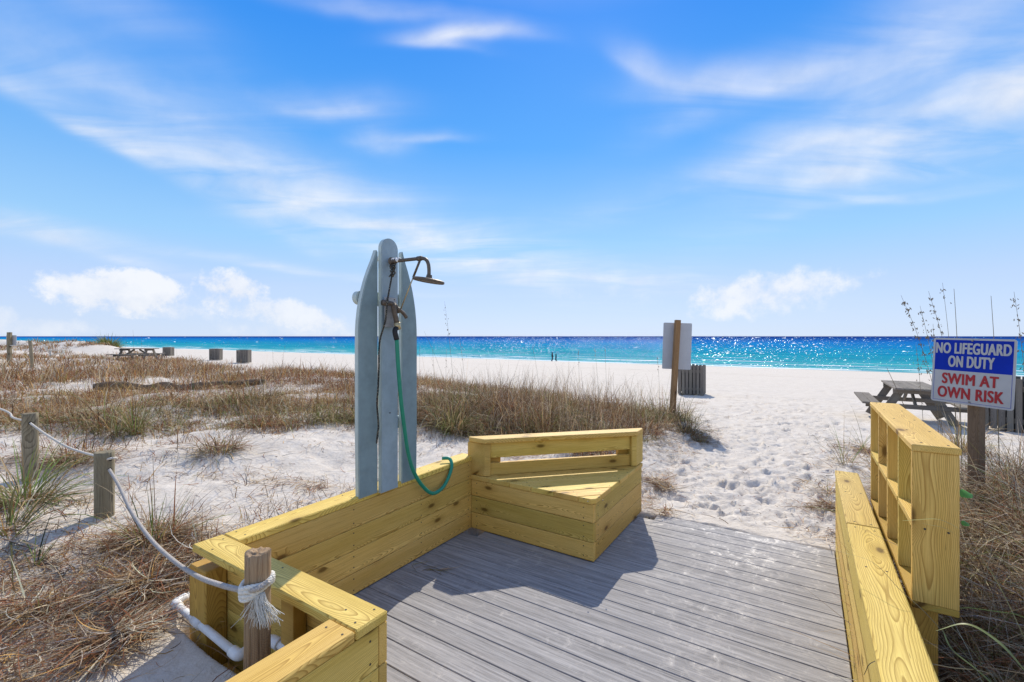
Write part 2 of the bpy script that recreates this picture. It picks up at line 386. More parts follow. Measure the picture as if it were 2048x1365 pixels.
# foam of the low breakers, rows along the shore
wig = n.math('MULTIPLY', n.math('SUBTRACT', n.noise(n_comb(n, 0, n.math('MULTIPLY', tco, .035), 2), 1, 3), .5), 9)
sw = n.math('ADD', sc, wig)
fo = None
for c0, wd_, th in ((87.6, 2.2, .38), (92.5, 1.6, .44), (99, 2.4, .47), (108, 2.4, .53), (122, 2.6, .58), (140, 3., .60)):
    bnd = n.map(n.math('ABSOLUTE', n.math('SUBTRACT', sw, c0)), 0, wd_, 1, 0, True)
    nz = n.noise(n_comb(n, n.math('MULTIPLY', sc, .5), n.math('MULTIPLY', tco, .045), c0), 1, 5, .62)
    q = n.math('MULTIPLY', bnd, n.map(nz, th, th+.07)); fo = q if fo is None else n.math('MAXIMUM', fo, q)
caps = n.noise(n_comb(n, n.math('MULTIPLY', lg, 110), n.math('MULTIPLY', tco, .11), 0), 1, 4, .7)
fo = n.math('MAXIMUM', fo, n.math('MULTIPLY', n.map(caps, .70, .76), .35))
c = n.mix(fo, c, (.85, .88, .9))
wv = n.noise(n_comb(n, n.math('MULTIPLY', sc, 1.3), n.math('MULTIPLY', tco, .5), 0), .9, 5, .7)
wv2 = n.noise(pos, 5.5, 4, .7)
nb = n.bump(wv, 1., 1.1, n.bump(wv2, 1., .12))
df = n.new('ShaderNodeBsdfDiffuse'); n.put(df.inputs[0], c)
gl = n.new('ShaderNodeBsdfGlossy'); gl.inputs['Roughness'].default_value = .08; n.put(gl.inputs['Normal'], nb); n.put(gl.inputs['Color'], (.9, .95, 1))
mx = n.new('ShaderNodeMixShader'); n.put(mx.inputs[0], n.math('MULTIPLY', n.math('SUBTRACT', 1, fo), .035)); n.nt.links.new(df.outputs[0], mx.inputs[1]); n.nt.links.new(gl.outputs[0], mx.inputs[2])
n.out(mx.outputs[0]); SEA = m
ssv = np.array([78, 82, 86, 90, 95, 100, 110, 130, 160, 220, 400, 1000, 3000, 9000, 30000, 90000.]); ttv = np.array([-1e5, -2e4, -5e3, -1500, -600, -300, -100, 0, 100, 300, 1000, 5e3, 2e4, 1e5])
SS, TT = np.meshgrid(ssv, ttv, indexing='ij'); X = SS*U.x+TT*Wd.x; Y = SS*U.y+TT*Wd.y
me = grid_mesh('sea', X, Y, np.full_like(X, -3.6), SEA)
if me.polygons[10].normal.z < 0: me.flip_normals()
meta(ob('sea', me), 'turquoise to deep blue sea reaching the horizon', None, None, 'structure')

# steep little crests added for sun glitter, set thickest under the sun
m, n = material('wave_crest')
pos = n.new('ShaderNodeNewGeometry').outputs['Position']
df = n.new('ShaderNodeBsdfDiffuse'); n.put(df.inputs[0], (.01, .22, .42))
gl = n.new('ShaderNodeBsdfGlossy'); gl.inputs['Roughness'].default_value = .33
mx = n.new('ShaderNodeMixShader'); mx.inputs[0].default_value = .10; n.nt.links.new(df.outputs[0], mx.inputs[1]); n.nt.links.new(gl.outputs[0], mx.inputs[2]); n.out(mx.outputs[0])
NC = 24000; pyv = 674.5+RNG.random(NC)**1.1*76; Yv = F*(EYE+3.6)/(pyv-673); pxv = RNG.uniform(-60, 2110, NC); Xv = (pxv-1024)/F*Yv
kp_ = (Xv*U.x+Yv*U.y > 87.5) & (RNG.random(NC) < .08+.8*np.exp(-((pxv-1200)/430)**2)); Xv, Yv, pxv = Xv[kp_], Yv[kp_], pxv[kp_]; NC = len(Xv)
wdt = Yv/F*RNG.uniform(.9, 2.6, NC); azn = RNG.normal(.1, .38, NC); tl = np.radians(RNG.uniform(6, 34, NC)); hgt_ = Yv/F*RNG.uniform(.28, .75, NC)
# each crest: a front face leaning back to the beach, and a back face
dx = -np.sin(azn); dy = np.cos(azn); rx = np.cos(azn); ry = np.sin(azn); run = hgt_/np.tan(tl)
b0v = np.stack([Xv-rx*wdt/2, Yv-ry*wdt/2, np.full(NC, -3.598)], -1); b1v = np.stack([Xv+rx*wdt/2, Yv+ry*wdt/2, np.full(NC, -3.598)], -1)
cr = np.stack([Xv+dx*run, Yv+dy*run, -3.598+hgt_], -1); cr2 = cr+np.stack([rx*wdt*.2, ry*wdt*.2, hgt_*0], -1); bk = np.stack([Xv+dx*run*2, Yv+dy*run*2, np.full(NC, -3.598)], -1)
Vc = np.stack([b0v, b1v, cr2, cr, bk], 1).reshape(-1, 3); bs = (np.arange(NC)*5)[:, None]
me = bpy.data.meshes.new('glint_crests'); me.vertices.add(len(Vc)); me.vertices.foreach_set('co', Vc.astype(np.float32).ravel())
Tq = np.concatenate([bs+[0, 1, 2], bs+[0, 2, 3], bs+[3, 2, 4], bs+[0, 3, 4], bs+[2, 1, 4]], 0).astype(np.int32)
me.loops.add(Tq.size); me.loops.foreach_set('vertex_index', Tq.ravel()); me.polygons.add(len(Tq)); me.polygons.foreach_set('loop_start', (np.arange(len(Tq))*3).astype(np.int32)); me.update(calc_edges=True); me.materials.append(m)
seao = [o for o in S.objects if o.name == 'sea'][0]; meta(ob('glint_crests', me, seao), None, None, None, 'stuff')

# ------------------------------------------------------------------ timber materials
def timber(name, light, mid, dark, knots=.5, ringscale=26, gr=.5, rough=.6, tintvar=.17, streak=.35, bump=.25, sand=False):
    m, n = material(name)
    oc = n.new('ShaderNodeTexCoord').outputs['Object']; rnd = n.new('ShaderNodeObjectInfo').outputs['Random']
    off = n_comb(n, n.math('MULTIPLY', rnd, 37.), n.math('MULTIPLY', rnd, 5.3), n.math('MULTIPLY', rnd, 2.1))
    p = n.vec('ADD', oc, off)
    low = n.noise(n.scale(p, (1.1, 5, 5)), 1, 3, .5)
    sq = n.new('ShaderNodeSeparateXYZ'); n.put(sq.inputs[0], p)
    kv = n.new('ShaderNodeTexVoronoi', voronoi_dimensions='2D'); kv.inputs['Scale'].default_value = 1; n.put(kv.inputs['Vector'], n_comb(n, n.math('MULTIPLY', sq.outputs[0], 3.0), n.math('MULTIPLY', n.math('ADD', sq.outputs[1], sq.outputs[2]), 7.), 0))
    kd = kv.outputs['Distance']; ksel = n.new('ShaderNodeSeparateXYZ'); n.put(ksel.inputs[0], kv.outputs['Color'])
    sel = n.math('GREATER_THAN', ksel.outputs[0], 1-knots)
    kn = n.math('MULTIPLY', n.map(kd, .05, .42, 1, 0, True), sel)
    # growth rings cut lengthwise: distance from a wandering pith below the board
    sp = n.new('ShaderNodeSeparateXYZ'); n.put(sp.inputs[0], oc)
    px = n.math('MULTIPLY', n.math('SUBTRACT', n.noise(n_comb(n, n.math('MULTIPLY', sp.outputs[0], 1.3), n.math('MULTIPLY', rnd, 50), 0), 1, 2), .5), .20)
    pz = n.math('ADD', n.math('MULTIPLY', n.math('SUBTRACT', n.noise(n_comb(n, n.math('MULTIPLY', sp.outputs[0], .8), n.math('MULTIPLY', rnd, 90), 7), 1, 2), .5), .16), n.math('SUBTRACT', n.math('MULTIPLY', rnd, .10), .02))
    dy = n.math('ADD', sp.outputs[1], px); dz = n.math('ADD', sp.outputs[2], pz)
    rr_ = n.math('SQRT', n.math('ADD', n.math('MULTIPLY', dy, dy), n.math('MULTIPLY', dz, dz)))
    ph = n.math('ADD', n.math('MULTIPLY', rr_, ringscale*8), n.math('ADD', n.math('MULTIPLY', low, 5.), n.math('MULTIPLY', kn, 7.)))
    saw = n.math('FRACT', ph)
    ring = n.ramp(saw, [(0, 0.), (.62, .35), (.86, 1.), (.93, 1.), (1, 0.)])
    fib = n.noise(n.scale(p, (5, 240, 240)), 1, 4, .7)
    c = n.mix(n.map(n.noise(n.scale(p, (.8, 9, 9)), 1, 2), .35, .65), light, mid)
    c = n.mix(n.math('MULTIPLY', ring, gr), c, dark)
    c = n.mix(n.map(fib, .45, .75, 0, streak), c, dark)
    core = n.math('MULTIPLY', n.map(kd, .05, .15, 1, 0, True), sel)
    c = n.mix(n.math('MULTIPLY', kn, .45), c, dark)
    c = n.mix(core, c, tuple(v*.5 for v in dark))
    # short resin ducts and drying checks
    chk = n.noise(n.scale(p, (9, 150, 150)), 1, 2, .5)
    c = n.mix(n.map(chk, .72, .78, 0, .6), c, tuple(v*.35 for v in dark))
    hv = n.new('ShaderNodeHueSaturation'); n.put(hv.inputs['Color'], c)
    n.put(hv.inputs['Value'], n.math('ADD', 1-tintvar, n.math('MULTIPLY', n.math('FRACT', n.math('MULTIPLY', rnd, 7.7)), 2*tintvar)))
    n.put(hv.inputs['Hue'], n.math('ADD', .488, n.math('MULTIPLY', n.math('FRACT', n.math('MULTIPLY', rnd, 3.3)), .018)))
    c = hv.outputs[0]
    n.out(n.bsdf(c, rough, n.bump(n.math('ADD', n.math('MULTIPLY', ring, -.6), fib), bump, .002), 0, .25)); return m
PINE = timber('fresh_treated_pine', (.86, .625, .18), (.74, .52, .12), (.37, .215, .035), knots=.36, gr=.80, streak=.65)
PINE_SHADED = timber('shaded_side_pine', (.66, .44, .09), (.52, .34, .055), (.28, .14, .02), knots=.2, gr=.6)  # pine darkened in its colour for parts that stand in shade
WEATHERED = timber('weathered_grey_wood', (.42, .36, .24), (.31, .26, .16), (.09, .065, .04), knots=.15, gr=.6, rough=.9, streak=.8, bump=.6)
GREYWOOD = timber('grey_picnic_wood', (.27, .24, .20), (.20, .175, .145), (.07, .06, .05), knots=.1, gr=.4, rough=.85, streak=.6)
SIGNPOST = timber('greyed_brown_post', (.30, .22, .14), (.23, .165, .10), (.10, .065, .04), knots=.1, gr=.4, rough=.85, streak=.8)
BROWNPOST = timber('brown_sign_post', (.42, .27, .12), (.34, .21, .09), (.15, .08, .035), knots=.3, gr=.5, rough=.8, streak=.6)

# composite decking with blown sand on it
m, n = material('grey_composite_deck')
oc = n.new('ShaderNodeTexCoord').outputs['Object']; rnd = n.new('ShaderNodeObjectInfo').outputs['Random']
p = n.vec('ADD', oc, n_comb(n, n.math('MULTIPLY', rnd, 50.), n.math('MULTIPLY', rnd, 3.), 0))
s1 = n.noise(n.scale(p, (2.2, 60, 60)), 1, 5, .7); s2 = n.noise(n.scale(p, (.9, 16, 16)), 1, 3, .6); s3 = n.noise(n.scale(p, (14, 260, 260)), 1, 3, .7)
c = n.mix(n.map(s1, .32, .68), (.14, .136, .138), (.42, .405, .40))
c = n.mix(n.map(s2, .35, .7, 0, .45), c, (.30, .28, .27))
c = n.mix(n.map(s3, .5, .8, 0, .35), c, (.60, .58, .57))
hv = n.new('ShaderNodeHueSaturation'); n.put(hv.inputs['Color'], c); n.put(hv.inputs['Value'], n.math('ADD', .93, n.math('MULTIPLY', rnd, .14))); c = hv.outputs[0]
pos = n.new('ShaderNodeNewGeometry').outputs['Position']
sA = n.math('SUBTRACT', n.vec('DOT_PRODUCT', pos, (U.x, U.y, 0)), 3.083); sB = n.math('ADD', n.vec('DOT_PRODUCT', pos, (Wd.x, Wd.y, 0)), 2.387)
edge = n.map(sA, .15, 1.15, 0, 1); lane = n.map(n.math('ABSOLUTE', n.math('SUBTRACT', sB, 2.05)), .05, .65, 1, 0, True)
dn = n.noise(pos, 13, 6, .72, .8); dn2 = n.noise(pos, 2.3, 3, .6)
amt = n.math('ADD', n.math('MULTIPLY', edge, .13), n.math('MULTIPLY', lane, .075))
th = n.math('ADD', n.math('ADD', dn, n.math('MULTIPLY', dn2, .35)), amt)
dust = n.map(th, .74, .90); heavy = n.map(th, .89, .95)
grit = n.noise(pos, 300, 3, .8)
c = n.mix(n.math('MULTIPLY', dust, n.map(grit, .3, .7, .1, .6)), c, (.62, .58, .53))
c = n.mix(n.math('MULTIPLY', heavy, .85), c, (.74, .70, .64))
c = n.mix(n.math('MULTIPLY', n.map(grit, .70, .76), n.map(dn2, .4, .7, .1, .6)), c, (.75, .72, .67))
n.out(n.bsdf(c, .8, n.bump(n.math('ADD', s1, n.math('MULTIPLY', heavy, .6)), .35, .003), 0, .25)); DECK = m
def plain(name, col, rough=.6, metal=0., var=.25, sc=30, spec=.4, bump=.15, bd=.002):
    m, n = material(name); oc = n.new('ShaderNodeTexCoord').outputs['Object']
    a = n.noise(oc, sc, 5, .65); b = n.noise(oc, sc*.2, 3, .6)
    c = n.mix(n.map(a, .3, .7, 0, 1), tuple(v*(1-var) for v in col), tuple(min(v*(1+var), .9) for v in col))
    c = n.mix(n.map(b, .4, .7, 0, var), c, tuple(v*.6 for v in col))
    n.out(n.bsdf(c, rough, n.bump(a, bump, bd), metal, spec)); return m
SCREW = plain('screw_steel', (.07, .06, .045), .5, .3)
GAP = plain('dark_frame_timber', (.05, .04, .03), .9)

# ------------------------------------------------------------------ deck
dk = []
bm = bmesh.new()
def bm_board(bm, a0, a1, b0, b1, z0, z1):
    c = [AB(a0, b0), AB(a1, b0), AB(a1, b1), AB(a0, b1)]
    lo = [bm.verts.new((x, y, z0)) for x, y in c]; hi = [bm.verts.new((x, y, z1)) for x, y in c]
    bm.faces.new(lo[::-1]); bm.faces.new(hi)
    for i in range(4): bm.faces.new((lo[i], lo[(i+1) % 4], hi[(i+1) % 4], hi[i]))
for b in (.35, .75, 1.15, 1.55, 1.95, 2.35): bm_board(bm, -5.2 if b > 1.1 else -1.88, (1.13 if b > 1.1 else max(b-.15, .02)), b, b+.038, -.20, -.028)
for a in (-1.9, 1.10): bm_board(bm, a-.01, a+.028, 1.2 if a > 0 else .1, 2.56, -.19, -.03)
deck = ob('boardwalk_deck', mesh_from(bm, GAP)); meta(deck, 'grey boardwalk deck on dark joists between the timber walls', None, None, 'structure')
k = 0
while True:
    a1 = 1.155-.14*k; a0 = a1-.1355; k += 1
    if a1 < -5.1: break
    b0 = -.03 if a0 > -1.95 else 1.05
    if a1 > 0: b0 = max(-.03, a1+.10)
    board('plank', a0, a1, b0, 2.575, -.026, 0, DECK, deck, .003)

# ------------------------------------------------------------------ low timber walls
LV = [(.007, .139), (.142, .280), (.283, .421), (.424, .571)]
screw_me = None
def screw_mesh():
    global screw_me
    if screw_me is None:
        bm = bmesh.new(); lathe(bm, Matrix.Identity(4), [(.0045, -.004), (.0045, .0012), (.0025, .0012)], 6); screw_me = mesh_from(bm, SCREW, 'screw')
    return screw_me
def screw(parent, x, y, z, nx, ny, nz):
    M = Vector((nx, ny, nz)).to_track_quat('Z', 'Y').to_matrix().to_4x4(); M.translation = (x, y, z)
    ob('screw', screw_mesh(), parent, M)
def screws_face(pl, pts, z0, z1, nrm):
    for (a, b) in pts:
        x, y = AB(a, b)
        for z in (z0+.03, z1-.03): screw(pl, x, y, z+random.uniform(-.006, .006), nrm.x, nrm.y, 0)
def screws_top(pl, pts, z):
    for (a, b) in pts: x, y = AB(a+random.uniform(-.006, .006), b+random.uniform(-.006, .006)); screw(pl, x, y, z, 0, 0, 1)
# long left wall, the shower stands on it
t = thing('timber_wall', 'long low wall of yellow pine boards carrying the surfboard shower, left side of deck', 'wall', (*AB(-.95, -.07), 0))
for z0, z1 in LV:
    pl = board('plank', -1.897, .05, -.038, 0, z0, z1, PINE, t)
    screws_face(pl, [(-1.86, .0), (-1.2, 0), (-.6, 0), (-.04, 0)], z0, z1, Wd)
cp = board('cap_board', -1.897, .05, -.142, .003, .573, .611, PINE, t, .005)
screws_top(cp, [(-1.85, -.03), (-1.85, -.11), (-1.2, -.03), (-1.2, -.11), (-.5, -.02), (-.5, -.11)], .611)
for a in (-1.0, -.05): board('post', a-.09, a, -.13, -.041, -.15, .571, PINE_SHADED, t, along='b')
for z0, z1 in LV[1:]: board('plank', -1.80, .05, -.172, -.134, z0, z1, PINE, t)
# cross wall
t = thing('timber_wall', 'short pine wall crossing at the left front with a worn rope post beside it', 'wall', (*AB(-1.95, .5), 0))
for z0, z1 in LV:
    pl = board('plank', -1.938, -1.900, -.10, 1.078, z0, z1, PINE, t)
    screws_face(pl, [(-1.9, .02), (-1.9, .55)], z0, z1, U); screws_face(pl, [(-1.938, .3), (-1.938, .8)], z0, z1, -U)
cp = board('cap_board', -2.042, -1.899, -.142, 1.081, .573, .611, PINE, t, .006)
screws_top(cp, [(-1.93, -.08), (-2.01, .0), (-1.93, .45), (-2.01, .5), (-2.01, 1.04), (-1.93, 1.04), (-1.98, .95)], .611)
board('post', -2.035, -1.94, .88, .97, -.15, .571, PINE_SHADED, t, along='b')
board('post', -2.0, -1.941, .55, .64, -.15, .571, PINE_SHADED, t, along='b')
x, y = AB(-1.99, -.095); pw = upright('post', x, y, -.2, .505, .10, .165, UANG, PINE_SHADED, t, .006)
x, y = AB(-1.905, -.095); upright('post', x, y, -.2, .505, .06, .165, UANG, PINE, t, .006)
board('plank', -2.0, -1.942, -.005, .55, -.1, .03, PINE_SHADED, t)
# near wall, running back beside the camera
t = thing('timber_wall', 'pine wall at the bottom left edge running towards the viewer', 'wall', (*AB(-2.7, 1.0), 0))
for z0, z1 in LV:
    pl = board('plank', -4.6, -1.940, 1.040, 1.078, z0, z1, PINE, t)
    screws_face(pl, [(-1.98, 1.078)], z0, z1, Wd)
cp = board('cap_board', -4.6, -2.045, .940, 1.081, .573, .611, PINE, t, .006)
screws_top(cp, [(-2.08, .97), (-2.08, 1.05), (-2.5, .96), (-2.5, 1.06)], .611)
for a in (-2.2, -3.3, -4.4): board('post', a-.09, a, .95, 1.037, -.15, .571, PINE_SHADED, t, along='b')
# right wall
t = thing('timber_wall', 'sunlit pine wall along the right edge of the deck in front of the cubby shelf', 'wall', (*AB(0, 2.65), 0))
for z0, z1 in LV:
    for a0, a1 in ((-4.6, -1.3), (-1.297, 1.172)):
        pl = board('plank', a0, a1, 2.582, 2.620, z0-.03, z1, PINE, t)
        screws_face(pl, [(a0+.04, 2.582), ((a0+a1)/2, 2.582), (a1-.04, 2.582)], z0, z1, -Wd)
for a0, a1, o in ((-4.6, .008, 0), (.012, 1.178, .0)):
    cp = board('cap_board', a0, a1, 2.578+o, 2.722, .573, .611, PINE, t, .006)
    screws_top(cp, [(a1-.05, 2.61), (a1-.05, 2.69), (a1-.55, 2.61), (a1-.55, 2.69), (max(a0, -2)+.04, 2.61), (max(a0, -2)+.04, 2.69)], .611)
for a in (1.13, .1, -1, -2.2, -3.4): board('post', a-.09, a, 2.624, 2.712, -.2, .571, PINE_SHADED, t, along='b')

# ------------------------------------------------------------------ corner bench
t = thing('corner_bench', 'triangular corner bench of yellow pine with slatted seat and low slotted backrest', 'bench', (*AB(.45, .7), 0))
bl, br = 1.11, 1.14
for z0, z1 in LV[:3]:
    z1 = min(z1, .417)
    pl = board('plank', 0, .038, .0006, bl, z0, z1, PINE, t, .005); screws_face(pl, [(0, .06), (0, 1.03)], z0, z1, -U)
    pl = board('plank', .040, br, bl-.038, bl, z0, z1, PINE, t); screws_face(pl, [(.08, bl), (.6, bl), (1.09, bl)], z0, z1, Wd)
hl = math.hypot(br, bl); hx, hy = br/hl, bl/hl; nx, ny = -hy, hx      # along the hypotenuse, and towards the front corner, in a/b
def hn(h, q): return (hx*h+nx*q, hy*h+ny*q)
def hprism(name, ab, z0, z1, mat, bev=.003):
    p = [AB(*q) for q in ab]; d = U*hx+Wd*hy
    return prism(name, p, z0, z1, mat, t, math.atan2(d.y, d.x), bev)
q0 = .0
while q0 < .80:
    q1 = q0+.137; poly = [hn(-1, q0), hn(3, q0), hn(3, q1), hn(-1, q1)]
    poly = clip(poly, -1, 0, .008); poly = clip(poly, 0, 1, bl+.008); poly = clip(poly, nx, ny, .785)
    if len(poly) > 2:
        pl = hprism('seat_plank', poly, .419, .457, PINE, .004)
        mid = (q0+q1)/2
        for h in (mid*1.0+.05, hl-mid*1.05-.05):
            for dq in (-.035, .035):
                a, b = hn(h, mid+dq); x, y = AB(a, b); screw(pl, x, y, .457, 0, 0, 1)
    q0 = q1+.006
for z0, z1 in LV[:3]: hprism('back_plank', clip(clip([hn(.03, -.045), hn(hl-.03, -.045), hn(hl-.03, -.007), hn(.03, -.007)], -1, 0, -.001), 0, 1, bl), z0, min(z1, .41), PINE)
def post_poly(h0, h1): return clip(clip([hn(h0, -.03), hn(h1, -.03), hn(h1, .098), hn(h0, .098)], -1, 0, -.001), 0, 1, bl-.001)
hprism('post', post_poly(-.1, .15), .459, .733, PINE, .005); hprism('post', post_poly(hl-.15, hl+.1), .459, .733, PINE, .005)
# continuation of the corner posts' outside faces
hprism('backrest_plank', [hn(.152, .030), hn(hl-.152, .030), hn(hl-.152, .066), hn(.152, .066)], .605, .733, PINE)
hprism('backrest_plank', [hn(.152, .030), hn(hl-.152, .030), hn(hl-.152, .066), hn(.152, .066)], .459, .560, PINE)
hprism('brace', [hn(.152, -.02), hn(.25, -.02), hn(.25, .028), hn(.152, .028)], .459, .733, PINE_SHADED)
hprism('brace', [hn(hl-.25, -.02), hn(hl-.152, -.02), hn(hl-.152, .028), hn(hl-.25, .028)], .459, .733, PINE_SHADED)
poly = clip(clip([hn(-.2, -.035), hn(hl+.2, -.035), hn(hl+.2, .112), hn(-.2, .112)], -1, 0, .010), 0, 1, bl+.010)
poly = clip(poly, -hx, -hy, .015); poly = clip(poly, hx, hy, hl+.015)
hprism('cap_board', poly, .735, .773, PINE, .005)

# ------------------------------------------------------------------ cubby shelf behind the right wall
t = thing('cubby_shelf', 'open pine cubby shelf with eight pigeonholes standing behind the right wall', 'shelf', (*AB(.04, 2.82), -.1))
b0, b1 = 2.752, 2.892; A_, B_ = -.655, .742
board('top_board', A_-.006, B_+.006, b0-.003, b1+.005, 1.168, 1.195, PINE, t, .003)
board('bottom_board', A_, B_, b0, b1, .535, .562, PINE_SHADED, t)
for i in range(5):
    a = A_+(B_-A_-.03)*i/4
    x, y = AB(a+.014, (b0+b1)/2)
    up = upright('end_panel' if i in (0, 4) else 'divider', x, y, .563, 1.167, .028, b1-b0-(0 if i in (0, 4) else .006), UANG, PINE, t, .002)
    if i in (0,):
        for bb in (2.79, 2.86):
            x, y = AB(a, bb); screw(up, x, y, .86, -U.x, -U.y, 0)
for i in range(4):
    a = A_+(B_-A_-.03)*i/4
    board('shelf_board', a+.029, a+(B_-A_-.03)/4-.001, b0+.001, b1-.002, .852, .877, PINE, t, .0015, along='a')
sp = [(A_+.04, b0+.03), (A_+.04, b1-.03), (.04, b0+.03), (.04, b1-.03), (-.3, b0+.03), (-.3, b1-.03), (.38, b0+.03), (.38, b1-.03), (B_-.04, b0+.03)]
tb = [c for c in t.children if c.name.startswith('top_board')][0]; screws_top(tb, sp, 1.195)
for a in (-.53, .62): x, y = AB(a, 2.80); upright('leg', x, y, -.25, .534, .09, .09, UANG, PINE_SHADED, t)

# ------------------------------------------------------------------ surfboard shower
BLUE = plain('pale_blue_paint', (.215, .295, .315), .5, 0, .15, 9, .35, .15)
PALE = plain('pale_sea_green_paint', (.47, .55, .53), .55, 0, .08, 14)
PALEBLUE = plain('lighter_blue_paint', (.30, .385, .43), .5, 0, .15, 9, .35, .15)
PVC = plain('white_pvc', (.78, .78, .76), .4, 0, .06, 20)
BRONZE = plain('tarnished_metal', (.13, .10, .075), .5, .35, .4, 60, .5)
BRASS = plain('brass_coupling', (.52, .42, .24), .4, .6, .25, 60)
t = thing('beach_shower', 'outdoor shower of three pale blue surfboard shaped planks on the left wall', 'shower', (*AB(-.92, 0), .61))
def paint_side(me, mat_side, axis=1):
    me.materials.append(mat_side)
    for p in me.polygons:
        if abs(p.normal[axis]) < .8: p.material_index = 1
def surf(name, outline, a_mid, b_front, thick, label=None):
    """outline: (a offset, z) closed polygon; front faces the deck (+b)"""
    bm = bmesh.new(); x, y = AB(a_mid, b_front)
    R = Matrix.Translation((x, y, 0)) @ Matrix.Rotation(UANG, 4, 'Z')     # local x = a, local y = -b
    f = [bm.verts.new((p[0], 0, p[1])) for p in outline]; g = [bm.verts.new((p[0], thick, p[1])) for p in outline]
    bm.faces.new(f); bm.faces.new(g[::-1])
    for i in range(len(f)): bm.faces.new((f[i], g[i], g[(i+1) % len(f)], f[(i+1) % len(f)]))
    bmesh.ops.recalc_face_normals(bm, faces=bm.faces)
    ed = [e for e in bm.edges if abs(e.verts[0].co.y-e.verts[1].co.y) < 1e-6]
    bmesh.ops.bevel(bm, geom=ed, offset=.004, segments=2, affect='EDGES')
    me = mesh_from(bm, PALEBLUE if name == 'centre_plank' else BLUE, name); paint_side(me, PALE)
    return ob(name, me, t, R, label=label)
def half(w_, z0, ztip, flip):
    """straight inner edge, outer edge curving in to the tip"""
    pts = []
    for i in range(25):
        z = z0+(ztip-z0)*i/24; v = (z-1.62)/(ztip-1.62)
        ww = w_ if v < 0 else w_*(1-v**2.1)
        if z < 1.0: ww = w_*(.965+.035*(z-z0)/(1.0-z0))
        if i == 24: ww = .010
        pts.append((-ww, z))
    pts = [(0, z0)]+pts+[(0, ztip-.012)]
    return [(-x, z) for x, z in pts] if flip else pts
surf('surfboard_plank', half(.158, .596, 2.200, False), -1.013, .008, .038)
surf('surfboard_plank', half(.150, .596, 2.224, True), -.800, .008, .038)
W2 = .0735
mp = [(-W2, .592), (-W2, 2.215)]+[(-W2*math.cos(k*PI/14)*1.0, 2.215+.073*math.sin(k*PI/14)) for k in range(1, 14)]+[(W2, 2.215), (W2, .592)]
surf('centre_plank', mp, -.932, .034, .036, 'tallest plank with a rounded top in the middle')
for z0, z1, ext in ((1.835, 1.925, -.058), (.985, 1.065, -.075)):
    bm = bmesh.new(); a0, a1 = -1.171-ext, -.70; L = a1-a0; h = (z1-z0)/2
    pr = [(L, -h), (L, h)]+[(h-h*math.cos(0) + h - h*math.sin(k*PI/10)-h*.0, h*math.cos(k*PI/10)) for k in range(0, 11)]
    x, y = AB(a0, -.034); M = Matrix.Translation((x, y, (z0+z1)/2)) @ Matrix.Rotation(UANG, 4, 'Z')
    f = [bm.verts.new((p[0]-h, 0, p[1])) for p in pr]; g = [bm.verts.new((p[0]-h, .036, p[1])) for p in pr]
    bm.faces.new(f); bm.faces.new(g[::-1])
    for i in range(len(f)): bm.faces.new((f[i], g[i], g[(i+1) % len(f)], f[(i+1) % len(f)]))
    ob('batten', mesh_from(bm, PALE), t, M)
def P3(a, b, z): x, y = AB(a, b); return Vector((x, y, z))
tube('supply_pipe', [P3(-.955, -.088, .1), P3(-.955, -.088, 1.2), P3(-.955, -.088, 2.13), P3(-.955, -.08, 2.155), P3(-.95, -.045, 2.16), P3(-.95, -.02, 2.16)], .017, PVC, t, 12)
# arm, elbow, head
st_ = P3(-.945, .06, 2.13)
def along(d, dz, da=0): return Vector((st_.x+Wd.x*d+U.x*da, st_.y+Wd.y*d+U.y*da, st_.z+dz))
bm = bmesh.new(); Mx = Vector((Wd.x, Wd.y, 0)).to_track_quat('Z', 'Y').to_matrix().to_4x4(); Mx.translation = st_
lathe(bm, Mx, [(.028, 0), (.026, .008), (.017, .012), (.017, .045), (.014, .05)], 16); ob('wall_flange', mesh_from(bm, BRONZE, smooth=False), t)
arm = [along(.03, 0), along(.10, -.002), along(.25, -.004), along(.285, -.006), along(.315, -.018), along(.332, -.045), along(.338, -.08), along(.338, -.118)]
tube('shower_arm', smooth_path(arm, 5), lambda k: .0115, BRONZE, t, 12)
for d0, d1, dz in ((.24, .275, -.004),): tube('fitting', [along(d0, dz), along(d1, dz)], .0155, BRONZE, t, 12)
hc = along(.338, -.132); tilt = Matrix.Rotation(math.radians(9), 4, 'Y')
bm = bmesh.new(); M = Matrix.Translation(hc) @ tilt
lathe(bm, M, [(.017, .018), (.019, .004), (.022, -.004), (.035, -.007), (.094, -.010), (.100, -.014), (.101, -.024), (.097, -.027), (.092, -.024), (.01, -.023)], 40)
ob('shower_head', mesh_from(bm, BRONZE, smooth=False), t)
VZ = 1.835
rodtop = along(.262, -.014); rodbot = P3(-.905, .10, 1.80)
tube('pull_rod', [rodtop, rodtop.lerp(rodbot, .33)], .0075, BRONZE, t, 8); tube('pull_rod', [rodtop.lerp(rodbot, .32), rodbot], .0042, BRASS, t, 8)
